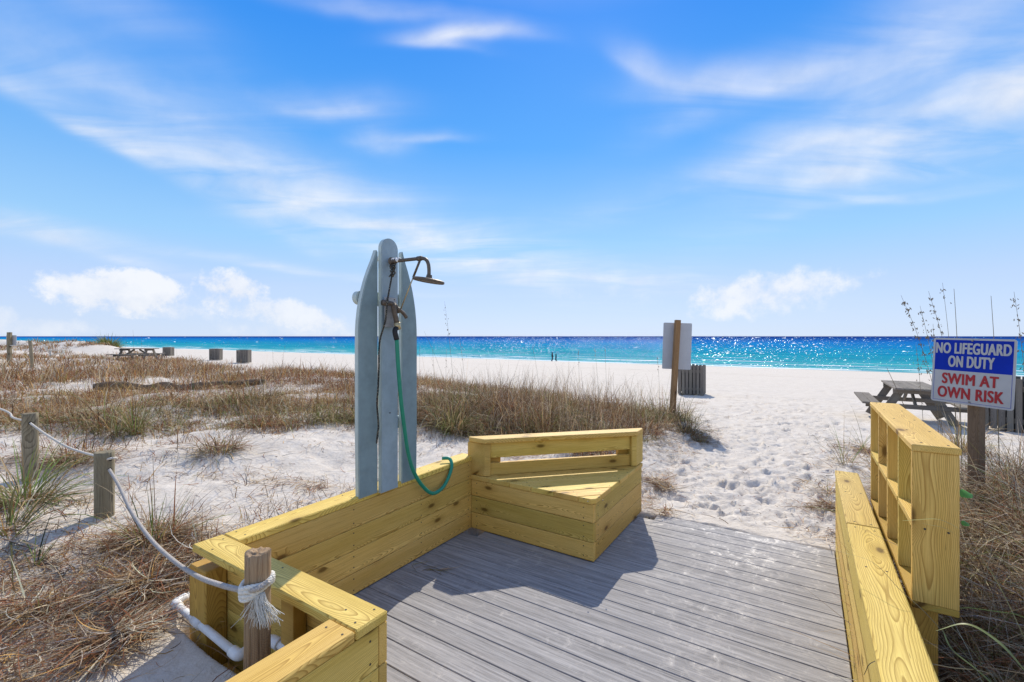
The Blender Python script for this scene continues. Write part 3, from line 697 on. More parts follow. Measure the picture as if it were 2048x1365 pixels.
# valve plate, valve body and handles
box3('valve_plate', Matrix.Translation(P3(-.955, .064, 1.79)) @ Matrix.Rotation(UANG, 4, 'Z'), (.105, .006, .20), plain('stained_steel_plate', (.36, .36, .36), .5, .2, .3, 30), t)
tube('valve_body', smooth_path([P3(-1.025, .085, 1.845), P3(-.98, .095, 1.845), P3(-.945, .10, 1.83), P3(-.915, .10, 1.79)], 4), .015, BRONZE, t, 10)
tube('valve_handle', [P3(-1.045, .085, 1.848), P3(-1.0, .092, 1.846)], .019, BRONZE, t, 10)
tube('valve_handle', smooth_path([P3(-.94, .105, 1.82), P3(-.89, .115, 1.785), P3(-.865, .12, 1.755)], 4), .012, BRONZE, t, 10)
hose_top = P3(-.93, .108, 1.665)
tube('hose_bib', smooth_path([P3(-.965, .10, 1.84), P3(-.955, .105, 1.78), P3(-.94, .107, 1.72)], 4), .017, BRONZE, t, 12)
tube('coupling', [P3(-.940, .107, 1.722), P3(-.931, .108, 1.675)], .021, BRASS, t, 14)
for (a, b, z) in ((-.99, .0685, 1.875), (-.925, .0685, 1.875), (-.957, .0615, 1.12), (-.93, .0615, 1.75)): x, y = AB(a, b); screw(t, x, y, z, Wd.x, Wd.y, 0)

def onb(px, py, b):      # a point on the plane at wall offset b
    Y = (-2.837+b/.842)/((px-1024)/F-.6404); return at(px, py, Y)
GREEN = plain('green_hose_rubber', (.015, .25, .16), .35, 0, .08, 20)
BLACK = plain('black_rubber', (.012, .012, .014), .5, 0, .2, 80)
BROPE, n = material('black_speckled_rope')
v = n.noise(n.new('ShaderNodeTexCoord').outputs['Object'], 170, 2, .6)
n.out(n.bsdf(n.mix(n.map(v, .55, .62), (.012, .012, .012), (.30, .27, .2)), .8))
th = thing('garden_hose', 'green garden hose hanging in a loop from the shower tap over the wall', 'hose', P3(-.93, .1, 1.66))
q = [P3(-.934, .1078, 1.69), onb(790, 662, .115), onb(793.5, 680, .12)]
tube('hose_sleeve', smooth_path(q, 6), .0175, BLACK, th, 12)
hp = [(793.5, 678, .12), (797, 740, .11), (802, 800, .10), (808, 850, .08), (815, 900, .065), (826, 940, .055), (843, 970, .05), (864, 987, .05), (884, 977, .04), (897, 955, .03), (903.5, 932, .015), (899, 918, -.03), (884, 917, -.075)]
tube('hose_tube', smooth_path([onb(*h) for h in hp], 10), .0135, GREEN, th, 14)
bp_ = [(786, 536, .085), (783, 556, .082), (777, 590, .125), (774, 610, .135), (771, 640, .12), (765, 662, .08), (760, 680, .07), (758, 700, .066), (757.5, 740, .066), (756, 780, .066), (754, 808, .05), (757, 850, .05), (755, 870, .04), (753.5, 887, .03)]
t = thing('black_rope', 'thin black speckled rope knotted to the shower arm and dangling down', 'rope', onb(786, 536, .085))
bm = bmesh.new(); strands_bm(bm, smooth_path([onb(*h) for h in bp_], 8), .0062, .022, 3, 5, 8); ob('rope_strand', mesh_from(bm, BROPE, smooth=True), t)
bm = bmesh.new(); kc = onb(786, 538, .088)
kp = [kc+Vector((.022*math.sin(k*.9)*math.cos(k*.31), .014*math.cos(k*1.3), .034-.075*k/26+.012*math.sin(k*1.7))) for k in range(27)]
strands_bm(bm, smooth_path(kp, 4), .0055, .02, 3, 5, 6)
tube_bm(bm, smooth_path([kc+Vector((0, 0, -.01)), kc+Vector((-.015, .0, -.04)), kc+Vector((-.026, 0, -.055))], 4), .005, 6)
ob('knot', mesh_from(bm, BROPE, smooth=True), t)
tape = plain('white_plumbing_tape', (.75, .76, .78), .6); bm = bmesh.new()
ms = [along(.045+.03*math.sin(k*.37), .012*math.cos(k*1.5)+.004, .012*math.sin(k*1.5)) for k in range(20)]; tube_bm(bm, smooth_path(ms, 3), .006, 5)
sh = [o for o in S.objects if o.name == 'beach_shower'][0]; ob('thread_tape', mesh_from(bm, tape, smooth=True), sh)

# ------------------------------------------------------------------ rope fence
def round_post(name, label, x, y, z0, z1, r, mat, lean=(0, 0), rough=.5, seed=1, group=None, sides=72, cracks=7):
    t = thing(name, label, 'post', (x, y, float(H(x, y))), group)
    bm = bmesh.new(); rs = random.Random(seed); nz = 26; rings = []
    ck = [(rs.uniform(0, 2*PI), rs.uniform(.012, .05), rs.uniform(.0, .6), rs.uniform(.3, 1)) for _ in range(cracks)]
    for i in range(nz+1):
        f = i/nz; z = z0+(z1-z0)*f; ring = []
        for k in range(sides):
            a = 2*PI*k/sides; rad_ = r*(1+rough*.06*float(vn(math.cos(a)*1.5+seed, math.sin(a)*1.5+f*2, seed))+rough*.03*float(vn(a*9, f*3, seed+5)))
            for ca, cw, c0, c1 in ck:
                d = abs((a-ca-.15*math.sin(f*5+ca)+PI) % (2*PI)-PI)
                if d < cw*1.6 and c0 < f+.2 and f < c1+.5: rad_ -= r*.13*rough*(1-d/(cw*1.6))*(1 if f > c0 else .3)
            zz = z+(0 if i < nz else .012*rough*float(vn(math.cos(a)*2+seed, math.sin(a)*2, seed+9)))
            ring.append(bm.verts.new((x+rad_*math.cos(a)+lean[0]*f, y+rad_*math.sin(a)+lean[1]*f, zz)))
        rings.append(ring)
    base = rings[-1]
    for q, dz in ((.93, .003), (.7, .001), (.4, -.006*rough), (.12, -.004)):
        cx = x+lean[0]; cy = y+lean[1]
        rings.append([bm.verts.new((cx+(v.co.x-cx)*q, cy+(v.co.y-cy)*q, v.co.z+dz+.01*rough*float(vn((v.co.x-cx)*90*q, (v.co.y-cy)*90*q, seed+3)))) for v in base])
    for A, B in zip(rings, rings[1:]):
        for k in range(sides): bm.faces.new((A[k], A[(k+1) % sides], B[(k+1) % sides], B[k]))
    bm.faces.new(rings[-1]); 
    # turn into local frame with X up for the grain
    M = Matrix.Translation((x, y, (z0+z1)/2)) @ Matrix.Rotation(-PI/2, 4, 'Y')
    bmesh.ops.transform(bm, matrix=M.inverted(), verts=bm.verts)
    me = mesh_from(bm, mat, name, True)
    ob('post_shaft', me, t, M); return t
HOLE_SHADE = plain('hole_shade_black', (.01, .008, .006), 1)  # black disc on the post, the hole's inner shade put into colour
def hole(t, c, r, d):
    bm = bmesh.new(); M = Vector(d).to_track_quat('Z', 'Y').to_matrix().to_4x4(); M.translation = c
    lathe(bm, M, [(r, -.01), (r, .001), (r*.9, .0015)], 14); ob('hole_shade_disc', mesh_from(bm, HOLE_SHADE), t)
OLDPOST = timber('old_splintered_post', (.50, .38, .23), (.38, .275, .15), (.15, .09, .05), knots=.1, ringscale=55, gr=.3, rough=.95, streak=.9, bump=.8)
npx, npy = -.955, 1.71
nearp = round_post('rope_post', 'splintered brown rope post with a white frayed knot by the cross wall', npx, npy, -.25, .822, .0445, OLDPOST, (.004, .004), .85, 3, 'rope fence posts', 120, 8)
p2 = (-3.02, 3.39); p1 = (-4.37, 4.15)
post2 = round_post('rope_post', 'grey round rope post with a long split, second from the white knot', p2[0], p2[1], -.1, .772, .059, WEATHERED, (0, 0), .6, 11, 'rope fence posts')
post1 = round_post('rope_post', 'grey round rope post farthest left with one rope hole', p1[0], p1[1], .0, .930, .055, WEATHERED, (.0, 0), .4, 19, 'rope fence posts')
ROPE = plain('old_white_rope', (.62, .57, .50), .9, 0, .25, 160, .2, .5, .003)
ROPEG = plain('grey_weathered_rope', (.46, .42, .38), .9, 0, .4, 220, .2, .8, .003)
COTTON = plain('clean_cotton_rope', (.72, .69, .62), .9, 0, .15, 120, .2, .4)
def cat(p, q, sag, k=24): return [Vector(p).lerp(Vector(q), i/k)-Vector((0, 0, sag*4*(i/k)*(1-i/k))) for i in range(k+1)]
h2 = at(219, 940, 3.335); h2u = at(219, 919, 3.330); h1 = at(60, 847, 4.095)
hole(post2, h2, .013, (.15, -1, 0)); hole(post2, h2u, .014, (.15, -1, 0)); hole(post1, h1, .014, (.05, -1, 0))
t = thing('fence_rope', 'thick grey rope sagging from the split post to the frayed white knot', 'rope', h2)
rp = [(219, 940, 3.33), (238, 972, 3.12), (262, 1022, 2.86), (300, 1077, 2.57), (345, 1120, 2.31), (395, 1153, 2.07), (440, 1170, 1.87), (480, 1180, 1.715), (500, 1181, 1.66), (520, 1176, 1.655), (537, 1163, 1.675)]
path = smooth_path([at(*q) for q in rp], 8); bm = bmesh.new(); strands_bm(bm, path, .0100, .030, 3, 7, 12); ob('twisted_rope', mesh_from(bm, ROPEG, smooth=True), t)
# wraps
for j, (zc, r_, tl) in enumerate(((.716, .0095, .010), (.704, .010, .015), (.692, .0095, .022), (.684, .009, .026))):
    ring = [Vector((npx+.002+(.0445+r_*.75)*math.cos(a), npy+(.0445+r_*.75)*math.sin(a), zc+tl*math.cos(a-.1)+.004*math.sin(3*a+j))) for a in [2*PI*k/40 for k in range(41)]]
    bm = bmesh.new(); strands_bm(bm, ring, r_, .06, 4, 6, 12); ob('knot_wrap', mesh_from(bm, COTTON, smooth=True), t)
bm = bmesh.new(); rs = random.Random(5)
kx = npx+.030; ky = npy-.045
for i in range(150):
    a = rs.uniform(-.5, 1.); L = rs.uniform(.06, .125); x0 = kx+rs.uniform(-.012, .02); y0 = ky+rs.uniform(-.006, .012); dx = rs.gauss(.012, .022); dy = rs.gauss(-.005, .012)
    pts = [Vector((x0, y0, .695)), Vector((x0+dx*.4, y0-.006+dy*.4, .695-L*.35)), Vector((x0+dx*1.0, y0+dy, .695-L*.7)), Vector((x0+dx*1.5+rs.gauss(0, .008), y0+dy*1.3, .695-L))]
    tube_bm(bm, smooth_path(pts, 3), rs.uniform(.0006, .0014), 4)
meta(ob('frayed_end', mesh_from(bm, COTTON, smooth=True), t), None, None, None, 'stuff')
t = thing('fence_rope', 'thin white rope sagging between the two grey round posts at left', 'rope', h1)
path = smooth_path([at(61, 847, 4.09), at(90, 868, 3.95), at(130, 892, 3.75), at(165, 905, 3.58), at(191, 912, 3.45), at(207, 914, 3.40)], 8)
bm = bmesh.new(); strands_bm(bm, path, .0085, .03, 3, 6, 8); path = smooth_path([at(216, 919, 3.34), at(224, 917, 3.29), at(231, 917, 3.33), at(233, 918, 3.40)], 6); strands_bm(bm, path, .0085, .03, 3, 6, 8)
ob('twisted_rope', mesh_from(bm, ROPE, smooth=True), t)
t = thing('fence_rope', 'thin white rope leaving the farthest left post out of the picture', 'rope', h1)
path = smooth_path([at(-400, 760, 5.4), at(-150, 775, 4.95), at(0, 818, 4.5), at(25, 835, 4.3), at(45, 841, 4.2), at(58, 843, 4.15)], 8)
bm = bmesh.new(); strands_bm(bm, path, .0085, .03, 3, 6, 8); ob('twisted_rope', mesh_from(bm, ROPE, smooth=True), t)

# ------------------------------------------------------------------ white water pipe round the corner post
t = thing('water_pipe', 'white plastic water pipe bent round the corner post of the cross wall', 'pipe', at(480, 1312, 2.2))
def gp(px, py, zz):
    Y = F*(EYE-zz)/(py-673); return at(px, py, Y)
pA = gp(394, 1184, .235); pB = gp(349, 1207, .240); pC = gp(478, 1313, .240); pD = gp(512, 1290, .225)
pE = gp(541, 1279, .345); pF = gp(610, 1318, .33)
for p_, q_ in ((pA, pB), (pB, pC), (pC, pD), (pE, pF)): tube('pipe_length', [p_.lerp(q_, .0), q_], .0175, PVC, t, 16)
def elbow(c, d1, d2):
    d1 = (d1-c).normalized(); d2 = (d2-c).normalized()
    tube('elbow_fitting', smooth_path([c+d1*.06, c+d1*.03, c+(d1+d2)*.006, c+d2*.03, c+d2*.055], 4), .0235, PVC, t, 16)
elbow(pB, pA, pC); elbow(pC, pB, pD); elbow(pE, pF, pE+Vector((-.05, .02, -.08)))
mid = pB.lerp(pC, .35); tube('coupling_fitting', [mid, pB.lerp(pC, .46)], .0225, PVC, t, 16)

# ------------------------------------------------------------------ signs
WHITE = plain('sign_white', (.50, .50, .50), .4, 0, .08, 6, .3, .03)
SBLUE = plain('sign_blue', (.003, .03, .40), .5, 0, .1, 8, .15, .03)
SRED = plain('sign_red', (.42, .012, .02), .4, 0, .08, 8, .5, .03)
GALV = plain('bolt_steel', (.3, .28, .25), .4, .6)
ALU = plain('bare_sign_back', (.50, .51, .53), .5, 0, .05, 5, .4, .03)
TL = at(1869.4, 675.8, 3.356); TR = at(2036.3, 679.6, 2.925); BLc = at(1860.7, 800.4, 3.37); BRc = at(2026.4, 822.8, 2.935)
ex = ((TR-TL)+(BRc-BLc)); SW = ((TR-TL).length+(BRc-BLc).length)/2; ez = ((TL-BLc)+(TR-BRc)); SH = ((TL-BLc).length+(TR-BRc).length)/2
ex.normalize(); ez = (ez-ex*ez.dot(ex)).normalized(); ey = ez.cross(ex)   # ey points away from the viewer
cen = (TL+TR+BLc+BRc)/4
SM = Matrix((ex, ey, ez)).transposed().to_4x4(); SM.translation = cen
t = thing('warning_sign', 'blue and white NO LIFEGUARD ON DUTY sign on a brown post', 'sign', (cen.x+ey.x*.06, cen.y+ey.y*.06, 0))
def rounded(bm, w_, h_, r, y0, y1):
    pts = []
    for cx, cz, a0 in ((w_/2-r, h_/2-r, 0), (-w_/2+r, h_/2-r, 90), (-w_/2+r, -h_/2+r, 180), (w_/2-r, -h_/2+r, 270)):
        for k in range(6): a = math.radians(a0+18*k); pts.append((cx+r*math.cos(a), cz+r*math.sin(a)))
    f = [bm.verts.new((p[0], y0, p[1])) for p in pts]; g = [bm.verts.new((p[0], y1, p[1])) for p in pts]
    bm.faces.new(f); bm.faces.new(g[::-1])
    for i in range(len(f)): bm.faces.new((f[i], g[i], g[(i+1) % len(f)], f[(i+1) % len(f)]))
bm = bmesh.new(); rounded(bm, SW, SH, .018, -.002, .002); pan = ob('sign_panel', mesh_from(bm, WHITE), t, SM)
def flat(name, x0, x1, z0, z1, y, mat, parent):
    bm = bmesh.new(); f = [bm.verts.new((x, y, z)) for x, z in ((x0, z0), (x1, z0), (x1, z1), (x0, z1))]; bm.faces.new(f)
    return ob(name, mesh_from(bm, mat), parent, SM)
mg = .013
flat('blue_field', -SW/2+mg, SW/2-mg, 0.0, SH/2-mg, -.0024, SBLUE, pan)
bm = bmesh.new(); wln = .0022
for (x0, x1, z0, z1) in ((-SW/2+mg, SW/2-mg, -SH/2+mg, -SH/2+mg+wln), (-SW/2+mg, -SW/2+mg+wln, -SH/2+mg, 0), (SW/2-mg-wln, SW/2-mg, -SH/2+mg, 0)):
    f = [bm.verts.new((x, -.0026, z)) for x, z in ((x0, z0), (x1, z0), (x1, z1), (x0, z1))]; bm.faces.new(f)
ob('border_line', mesh_from(bm, SBLUE), pan, SM)
def lettering(txt, x0, x1, zt, zb, mat, parent, bold=.022):
    cu = bpy.data.curves.new('lettering', 'FONT'); cu.body = txt; cu.size = 1; cu.offset = bold; cu.fill_mode = 'FRONT'; cu.space_character = 1.08
    to = bpy.data.objects.new('tmp_text', cu); COL.objects.link(to); bpy.context.view_layer.update()
    me = bpy.data.meshes.new_from_object(to.evaluated_get(bpy.context.evaluated_depsgraph_get())); bpy.data.objects.remove(to)
    co = np.zeros(len(me.vertices)*3); me.vertices.foreach_get('co', co); co = co.reshape(-1, 3)
    lo = co.min(0); hi = co.max(0)
    X = x0+(co[:, 0]-lo[0])/(hi[0]-lo[0])*(x1-x0); Z = zb+(co[:, 1]-lo[1])/(hi[1]-lo[1])*(zt-zb)
    me.vertices.foreach_set('co', np.stack([X, np.full_like(X, -.0034), Z], -1).ravel()); me.materials.clear(); me.materials.append(mat); me.update()
    bm = bmesh.new()                       # heavier strokes: the same outlines laid a hair apart
    for k, (dx, dz) in enumerate(((0, 0), (.0034, 0), (-.0034, 0), (0, .0022), (0, -.0022), (.0026, .0016), (-.0026, -.0016), (.0026, -.0016), (-.0026, .0016))):
        n0 = len(bm.verts); bm.from_mesh(me); bm.verts.ensure_lookup_table()
        for v in bm.verts[n0:]: v.co += Vector((dx, -.00012*k, dz))
    bm.to_mesh(me); bm.free()
    return ob('lettering', me, parent, SM)
fx = lambda v: -SW/2+SW*v; fz = lambda v: SH/2-SH*v
lettering('NO LIFEGUARD', fx(.045), fx(.945), fz(.075), fz(.235), WHITE, pan, 0)
lettering('ON DUTY', fx(.215), fx(.765), fz(.275), fz(.44), WHITE, pan, 0)
lettering('SWIM AT', fx(.145), fx(.82), fz(.545), fz(.705), SRED, pan, 0)
lettering('OWN RISK', fx(.095), fx(.885), fz(.755), fz(.92), SRED, pan, 0)
for v in (.03, .955):
    bm = bmesh.new(); M = SM @ Matrix.Translation((.0, -.003, fz(v))) @ Matrix.Rotation(PI/2, 4, 'X'); lathe(bm, M, [(.007, -.001), (.007, .003), (.004, .005)], 8); ob('bolt', mesh_from(bm, GALV), pan)
pc = cen+ey*.053; upright('post', pc.x, pc.y, -.1, 1.60, .066, .07, math.atan2(ex.y, ex.x), SIGNPOST, t)
# sign seen from behind
Yb = 8.8
t = thing('notice_sign', 'blank back of a tall white notice board on a leaning timber post', 'sign', (at(1345, 835, Yb).x, Yb, 0))
a_, b_, c_, d_ = at(1329, 646, Yb+.06), at(1387, 646.5, Yb+.0), at(1381, 741, Yb+.0), at(1324.6, 737.5, Yb+.06)
ex2 = ((b_-a_)+(c_-d_)).normalized(); ez2 = ((a_-d_)+(b_-c_)); ez2 = (ez2-ex2*ez2.dot(ex2)).normalized(); ey2 = ez2.cross(ex2)
M2 = Matrix((ex2, ey2, ez2)).transposed().to_4x4(); M2.translation = (a_+b_+c_+d_)/4+ey2*.05
bm = bmesh.new(); rounded(bm, ((b_-a_).length+(c_-d_).length)/2, ((a_-d_).length+(b_-c_).length)/2, .02, -.004, .004); ob('sign_panel', mesh_from(bm, ALU), t, M2)
beam('post', at(1343.5, 850, Yb-.03), at(1355.5, 640.5, Yb-.01), .095, .095, BROWNPOST, t, (0, 1, 0))

# ------------------------------------------------------------------ slatted litter bins
def bin_thing(x, y, ang, label, src=None, sc=1.0):
    z = float(H(x, y))
    M = Matrix.Translation((x, y, z)) @ Matrix.Rotation(ang, 4, 'Z') @ Matrix.Scale(sc, 4)
    if src:
        r = src.copy(); COL.objects.link(r); r.matrix_basis = M; WM[r.name] = M; r['label'] = label
        for ch in src.children: c = ch.copy(); COL.objects.link(c); c.parent = r; c.matrix_parent_inverse = Matrix.Identity(4)
        return r
    r = link(bpy.data.objects.new('litter_bin', None), M); meta(r, label, 'litter bin', 'slatted litter bins on the beach')
    W_ = .78; Hh = .96; nsl = 7
    sm = bmesh.new(); bmesh.ops.create_cube(sm, size=1); bmesh.ops.scale(sm, vec=(Hh, .088, .022), verts=sm.verts); bmesh.ops.bevel(sm, geom=sm.edges[:], offset=.003, segments=1, affect='EDGES'); slat = mesh_from(sm, GREYWOOD, 'slat')
    for f in range(4):
        Rf = Matrix.Rotation(f*PI/2, 4, 'Z')
        for i in range(nsl):
            o = bpy.data.objects.new('slat', slat); COL.objects.link(o); o.parent = r
            yy = -W_/2+.05+(W_-.1)*i/(nsl-1)
            o.matrix_basis = Rf @ Matrix.Translation((W_/2, yy, Hh/2+.03+random.uniform(-.01, .01))) @ Matrix.Rotation(-PI/2, 4, 'Y')
        for zz in (.22, .80):
            bm = bmesh.new(); bmesh.ops.create_cube(bm, size=1); bmesh.ops.scale(bm, vec=(W_-.06, .035, .085), verts=bm.verts)
            o = bpy.data.objects.new('rail', mesh_from(bm, GREYWOOD)); COL.objects.link(o); o.parent = r; o.matrix_basis = Rf @ Matrix.Translation((W_/2-.034, 0, zz)) @ Matrix.Rotation(PI/2, 4, 'Z')
    bm = bmesh.new(); lathe(bm, Matrix.Translation((0, 0, .04)), [(.26, 0), (.28, .85), (.27, .86), (.25, .3), (.05, .3)], 20)
    o = bpy.data.objects.new('inner_drum', mesh_from(bm, plain('dark_drum', (.05, .05, .055), .6))); COL.objects.link(o); o.parent = r
    return r
def ground_pt(px, Y): return ((px-1024)/F*Y, Y)
x, y = ground_pt(1384, 15.5); b0_ = bin_thing(x, y, math.radians(-28), 'nearest slatted grey litter bin, behind the blank notice sign')
for (px, Y, an, lb) in ((488, 34.8, 12, 'slatted grey litter bin rightmost of the three far ones at left'), (432, 39.5, 15, 'slatted grey litter bin in the middle of the far three at left'),
                        (337, 51., 10, 'slatted grey litter bin farthest away, right of the small picnic table'), (2045, 8.4, 20, 'slatted grey litter bin cut by the right edge behind the lifeguard sign')):
    x, y = ground_pt(px, Y); bin_thing(x, y, math.radians(an), lb, b0_)

# ------------------------------------------------------------------ picnic tables
def picnic(x, y, ang, label, src=None):
    z = float(H(x, y)); M = Matrix.Translation((x, y, z)) @ Matrix.Rotation(ang, 4, 'Z')
    if src:
        r = src.copy(); COL.objects.link(r); r.matrix_basis = M; r['label'] = label
        for ch in src.children: c = ch.copy(); COL.objects.link(c); c.parent = r; c.matrix_parent_inverse = Matrix.Identity(4)
        return r
    r = link(bpy.data.objects.new('picnic_table', None), M); meta(r, label, 'picnic table', 'weathered picnic tables on the beach')
    def add(name, Ml, size):
        bm = bmesh.new(); bmesh.ops.create_cube(bm, size=1); bmesh.ops.scale(bm, vec=size, verts=bm.verts); bmesh.ops.bevel(bm, geom=bm.edges[:], offset=.004, segments=1, affect='EDGES')
        o = bpy.data.objects.new(name, mesh_from(bm, GREYWOOD, name)); COL.objects.link(o); o.parent = r; o.matrix_basis = Ml
    L = 1.95
    for i in range(5): add('top_plank', Matrix.Translation((0, (i-2)*.147, .745)), (L, .14, .038))
    for s in (-1, 1):
        for j in range(2): add('seat_plank', Matrix.Translation((0, s*(.66+.146*j), .44)), (L, .14, .038))
    for e in (-.68, .68):
        add('cross_bearer', Matrix.Translation((e, 0, .68)) @ Matrix.Rotation(PI/2, 4, 'Z'), (.72, .038, .09))
        add('seat_bearer', Matrix.Translation((e, 0, .375)) @ Matrix.Rotation(PI/2, 4, 'Z'), (1.60, .038, .09))
        for s in (-1, 1):
            p = Vector((e+.04, s*.22, .72)); q = Vector((e+.04, s*.62, 0)); d = (q-p).normalized()
            Mx = Matrix((d, Vector((1, 0, 0)), d.cross(Vector((1, 0, 0))))).transposed().to_4x4(); Mx.translation = (p+q)/2
            add('leg', Mx, ((q-p).length, .038, .14))
        sg = 1 if e > 0 else -1
        p = Vector((e-.02*sg, .0, .38)); q = Vector((e-.55*sg, 0, .70)); d = (q-p).normalized()
        Mx = Matrix((d, Vector((0, 1, 0)), d.cross(Vector((0, 1, 0))))).transposed().to_4x4(); Mx.translation = (p+q)/2
        add('brace', Mx, ((q-p).length, .038, .09))
    return r
x, y = 8.42, 9.69; pt = picnic(x, y, UANG, 'large weathered picnic table behind the cubby shelf at right')
x, y = ground_pt(274, 26); picnic(x, y, math.radians(2), 'small distant picnic table on the dune edge at left', pt)

# leaning grey board with a foot
x, y = ground_pt(321, 34); z = float(H(x, y))
t = thing('leaning_board', 'grey wooden board leaning on a block beside the farthest litter bin', 'board', (x, y, z))
beam('upright_board', (x, y, z+.1), (x+.22, y+.05, z+.72), .16, .05, GREYWOOD, t, (0, 1, 0)); box3('block', Matrix.Translation((x-.03, y, z+.1)), (.34, .3, .24), GREYWOOD, t)
# white plastic chair
CHW = plain('sun_bleached_plastic', (.62, .58, .50), .6, 0, .08, 10)
def chair(px, Y, ang, label, s=1.):
    x, y = ground_pt(px, Y); z = float(H(x, y)); t = thing('plastic_chair', label, 'chair', (x, y, z))
    M = Matrix.Translation((x, y, z)) @ Matrix.Rotation(ang, 4, 'Z') @ Matrix.Scale(s, 4)
    bm = bmesh.new()
    pts = [(-.25, 0), (-.29, .25), (-.27, .42), (-.17, .55), (0, .6), (.17, .55), (.27, .42), (.29, .25), (.25, 0)]
    f = [bm.verts.new((p[0], -.02+p[1]*-.45-.06*(p[0]/.29)**2*-1, p[1])) for p in pts]; g = [bm.verts.new(v.co+Vector((0, -.03, 0))) for v in f]
    bm.faces.new(f); bm.faces.new(g[::-1])
    for i in range(len(f)): bm.faces.new((f[i], g[i], g[(i+1) % len(f)], f[(i+1) % len(f)]))
    ob('backrest', mesh_from(bm, CHW), t, M @ Matrix.Translation((0, -.2, .38)))
    box3('seat', M @ Matrix.Translation((0, .12, .34)) @ Matrix.Rotation(.16, 4, 'X'), (.52, .62, .04), CHW, t, .01)
    for sx in (-1, 1):
        for sy in (-.15, .4): tube('leg', [M @ Vector((sx*.26, sy, .0)), M @ Vector((sx*.26, sy, .56))], .025*s, CHW, t, 8)
        box3('armrest', M @ Matrix.Translation((sx*.28, .1, .57)), (.09, .66, .03), CHW, t, .008)
chair(108, 27, math.radians(-40), 'round backed white plastic chair on the far left dune')
# far left sign and rope posts
x, y = ground_pt(19, 21); z = float(H(x, y)); t = thing('notice_sign', 'small white sign on a grey post at the far left edge of the dune', 'sign', (x, y, z))
upright('post', x, y, z-.1, EYE+8/F*21, .13, .13, .3, WEATHERED, t); box3('sign_panel', Matrix.Translation((x-.02, y+.1, EYE-8/F*21)) @ Matrix.Rotation(.1, 4, 'Z'), (.42, .02, .46), WHITE, t)
pl_top = Vector((x, y, EYE-18/F*21))
x2, y2 = ground_pt(66, 19); z2 = float(H(x2, y2)); fp_ = round_post('rope_post', 'distant leaning rope post at the far left beside the white sign', x2, y2, z2-.2, EYE-9/F*19, .06, WEATHERED, (-.12, 0), .5, 23, 'rope fence posts', 24, 3)
t = thing('fence_rope', 'distant thin rope from the small white sign to the leaning post', 'rope', pl_top)
tube('rope_strand', cat(pl_top, (x2-.12, y2, EYE-10/F*19), .08, 10), .016, ROPE, t, 6)

# driftwood log on the left dune
pa = Vector((*ground_pt(188, 9.9), 0)); pb = Vector((*ground_pt(522, 10.2), 0)); bm = bmesh.new(); pts = []
for i in range(15):
    p = pa.lerp(pb, i/14); p.y += .25*math.sin(i*.5); p.z = float(H(p.x, p.y, False))+.10+.03*math.sin(i*1.3); pts.append(p)
tube_bm(bm, smooth_path(pts, 4), lambda k: .095*(1-.45*k)+.02*math.sin(k*22), 14)
for v in bm.verts: v.co += Vector((0, 0, .03*float(vn(v.co.x*7, v.co.y*9+v.co.z*11, 3))))
DRIFT = plain('dark_driftwood', (.14, .10, .07), .95, 0, .5, 18, .2, .8, .02)
meta(ob('driftwood_log', mesh_from(bm, DRIFT, smooth=True)), 'long dark driftwood log lying in the brown grass on the left dune', 'log')

# ------------------------------------------------------------------ two walkers at the waterline
def person(px, Y, h, label, top, legs, ph):
    x, y = ground_pt(px, Y); z = float(H(x, y)); t = thing('person', label, 'person', (x, y, z))
    V = [(0, 0, .53), (0, 0, .66), (0, .0, .80), (0, 0, .855), (.01, 0, .93), (0, .055, .52), (.07*ph, .06, .28), (-.02*ph+.0, .06, .03), (.06*ph-.0, .06, .015),
         (0, -.055, .52), (-.02, -.06, .28), (-.12*ph, -.06, .05), (-.06*ph, -.06, .015), (0, .11, .79), (-.04*ph, .135, .62), (.02, .13, .48), (0, -.11, .79), (.04*ph, -.135, .62), (.08*ph, -.12, .49)]
    E = [(0, 1), (1, 2), (2, 3), (3, 4), (0, 5), (5, 6), (6, 7), (7, 8), (0, 9), (9, 10), (10, 11), (11, 12), (2, 13), (13, 14), (14, 15), (2, 16), (16, 17), (17, 18)]
    Rr = [.10, .10, .115, .045, .07, .075, .055, .04, .035, .075, .055, .04, .035, .05, .042, .03, .05, .042, .03]
    me = bpy.data.meshes.new('person'); me.from_pydata([(a*h, b*h, c*h) for a, b, c in V], E, []); me.materials.append(top); me.materials.append(legs)
    o = ob('body', me, t, Matrix.Translation((x, y, z)) @ Matrix.Rotation(.15, 4, 'Z'))
    sk = o.modifiers.new('skin', 'SKIN'); sb = o.modifiers.new('sub', 'SUBSURF'); sb.levels = sb.render_levels = 1
    for v, r in zip(me.skin_vertices[0].data, Rr): v.radius = (r*h, r*h)
    me.skin_vertices[0].data[0].use_root = True
    bm = bmesh.new(); bmesh.ops.create_uvsphere(bm, u_segments=10, v_segments=8, radius=.068*h); bmesh.ops.scale(bm, vec=(1, .95, 1.1), verts=bm.verts)
    ob('hair', mesh_from(bm, plain('dark_hair', (.03, .022, .018), .8), smooth=True), t, Matrix.Translation((x-.005, y+.012, z+.945*h)))
dk1 = plain('dark_clothes', (.03, .032, .04), .9); dk2 = plain('navy_clothes', (.025, .03, .055), .9)
person(1104.5, 92, 1.78, 'taller dark clothed person walking at the water edge, left of the pair', dk1, dk1, 1)
person(1112, 93, 1.5, 'shorter dark clothed person walking at the water edge, right of the pair', dk2, dk2, -1)

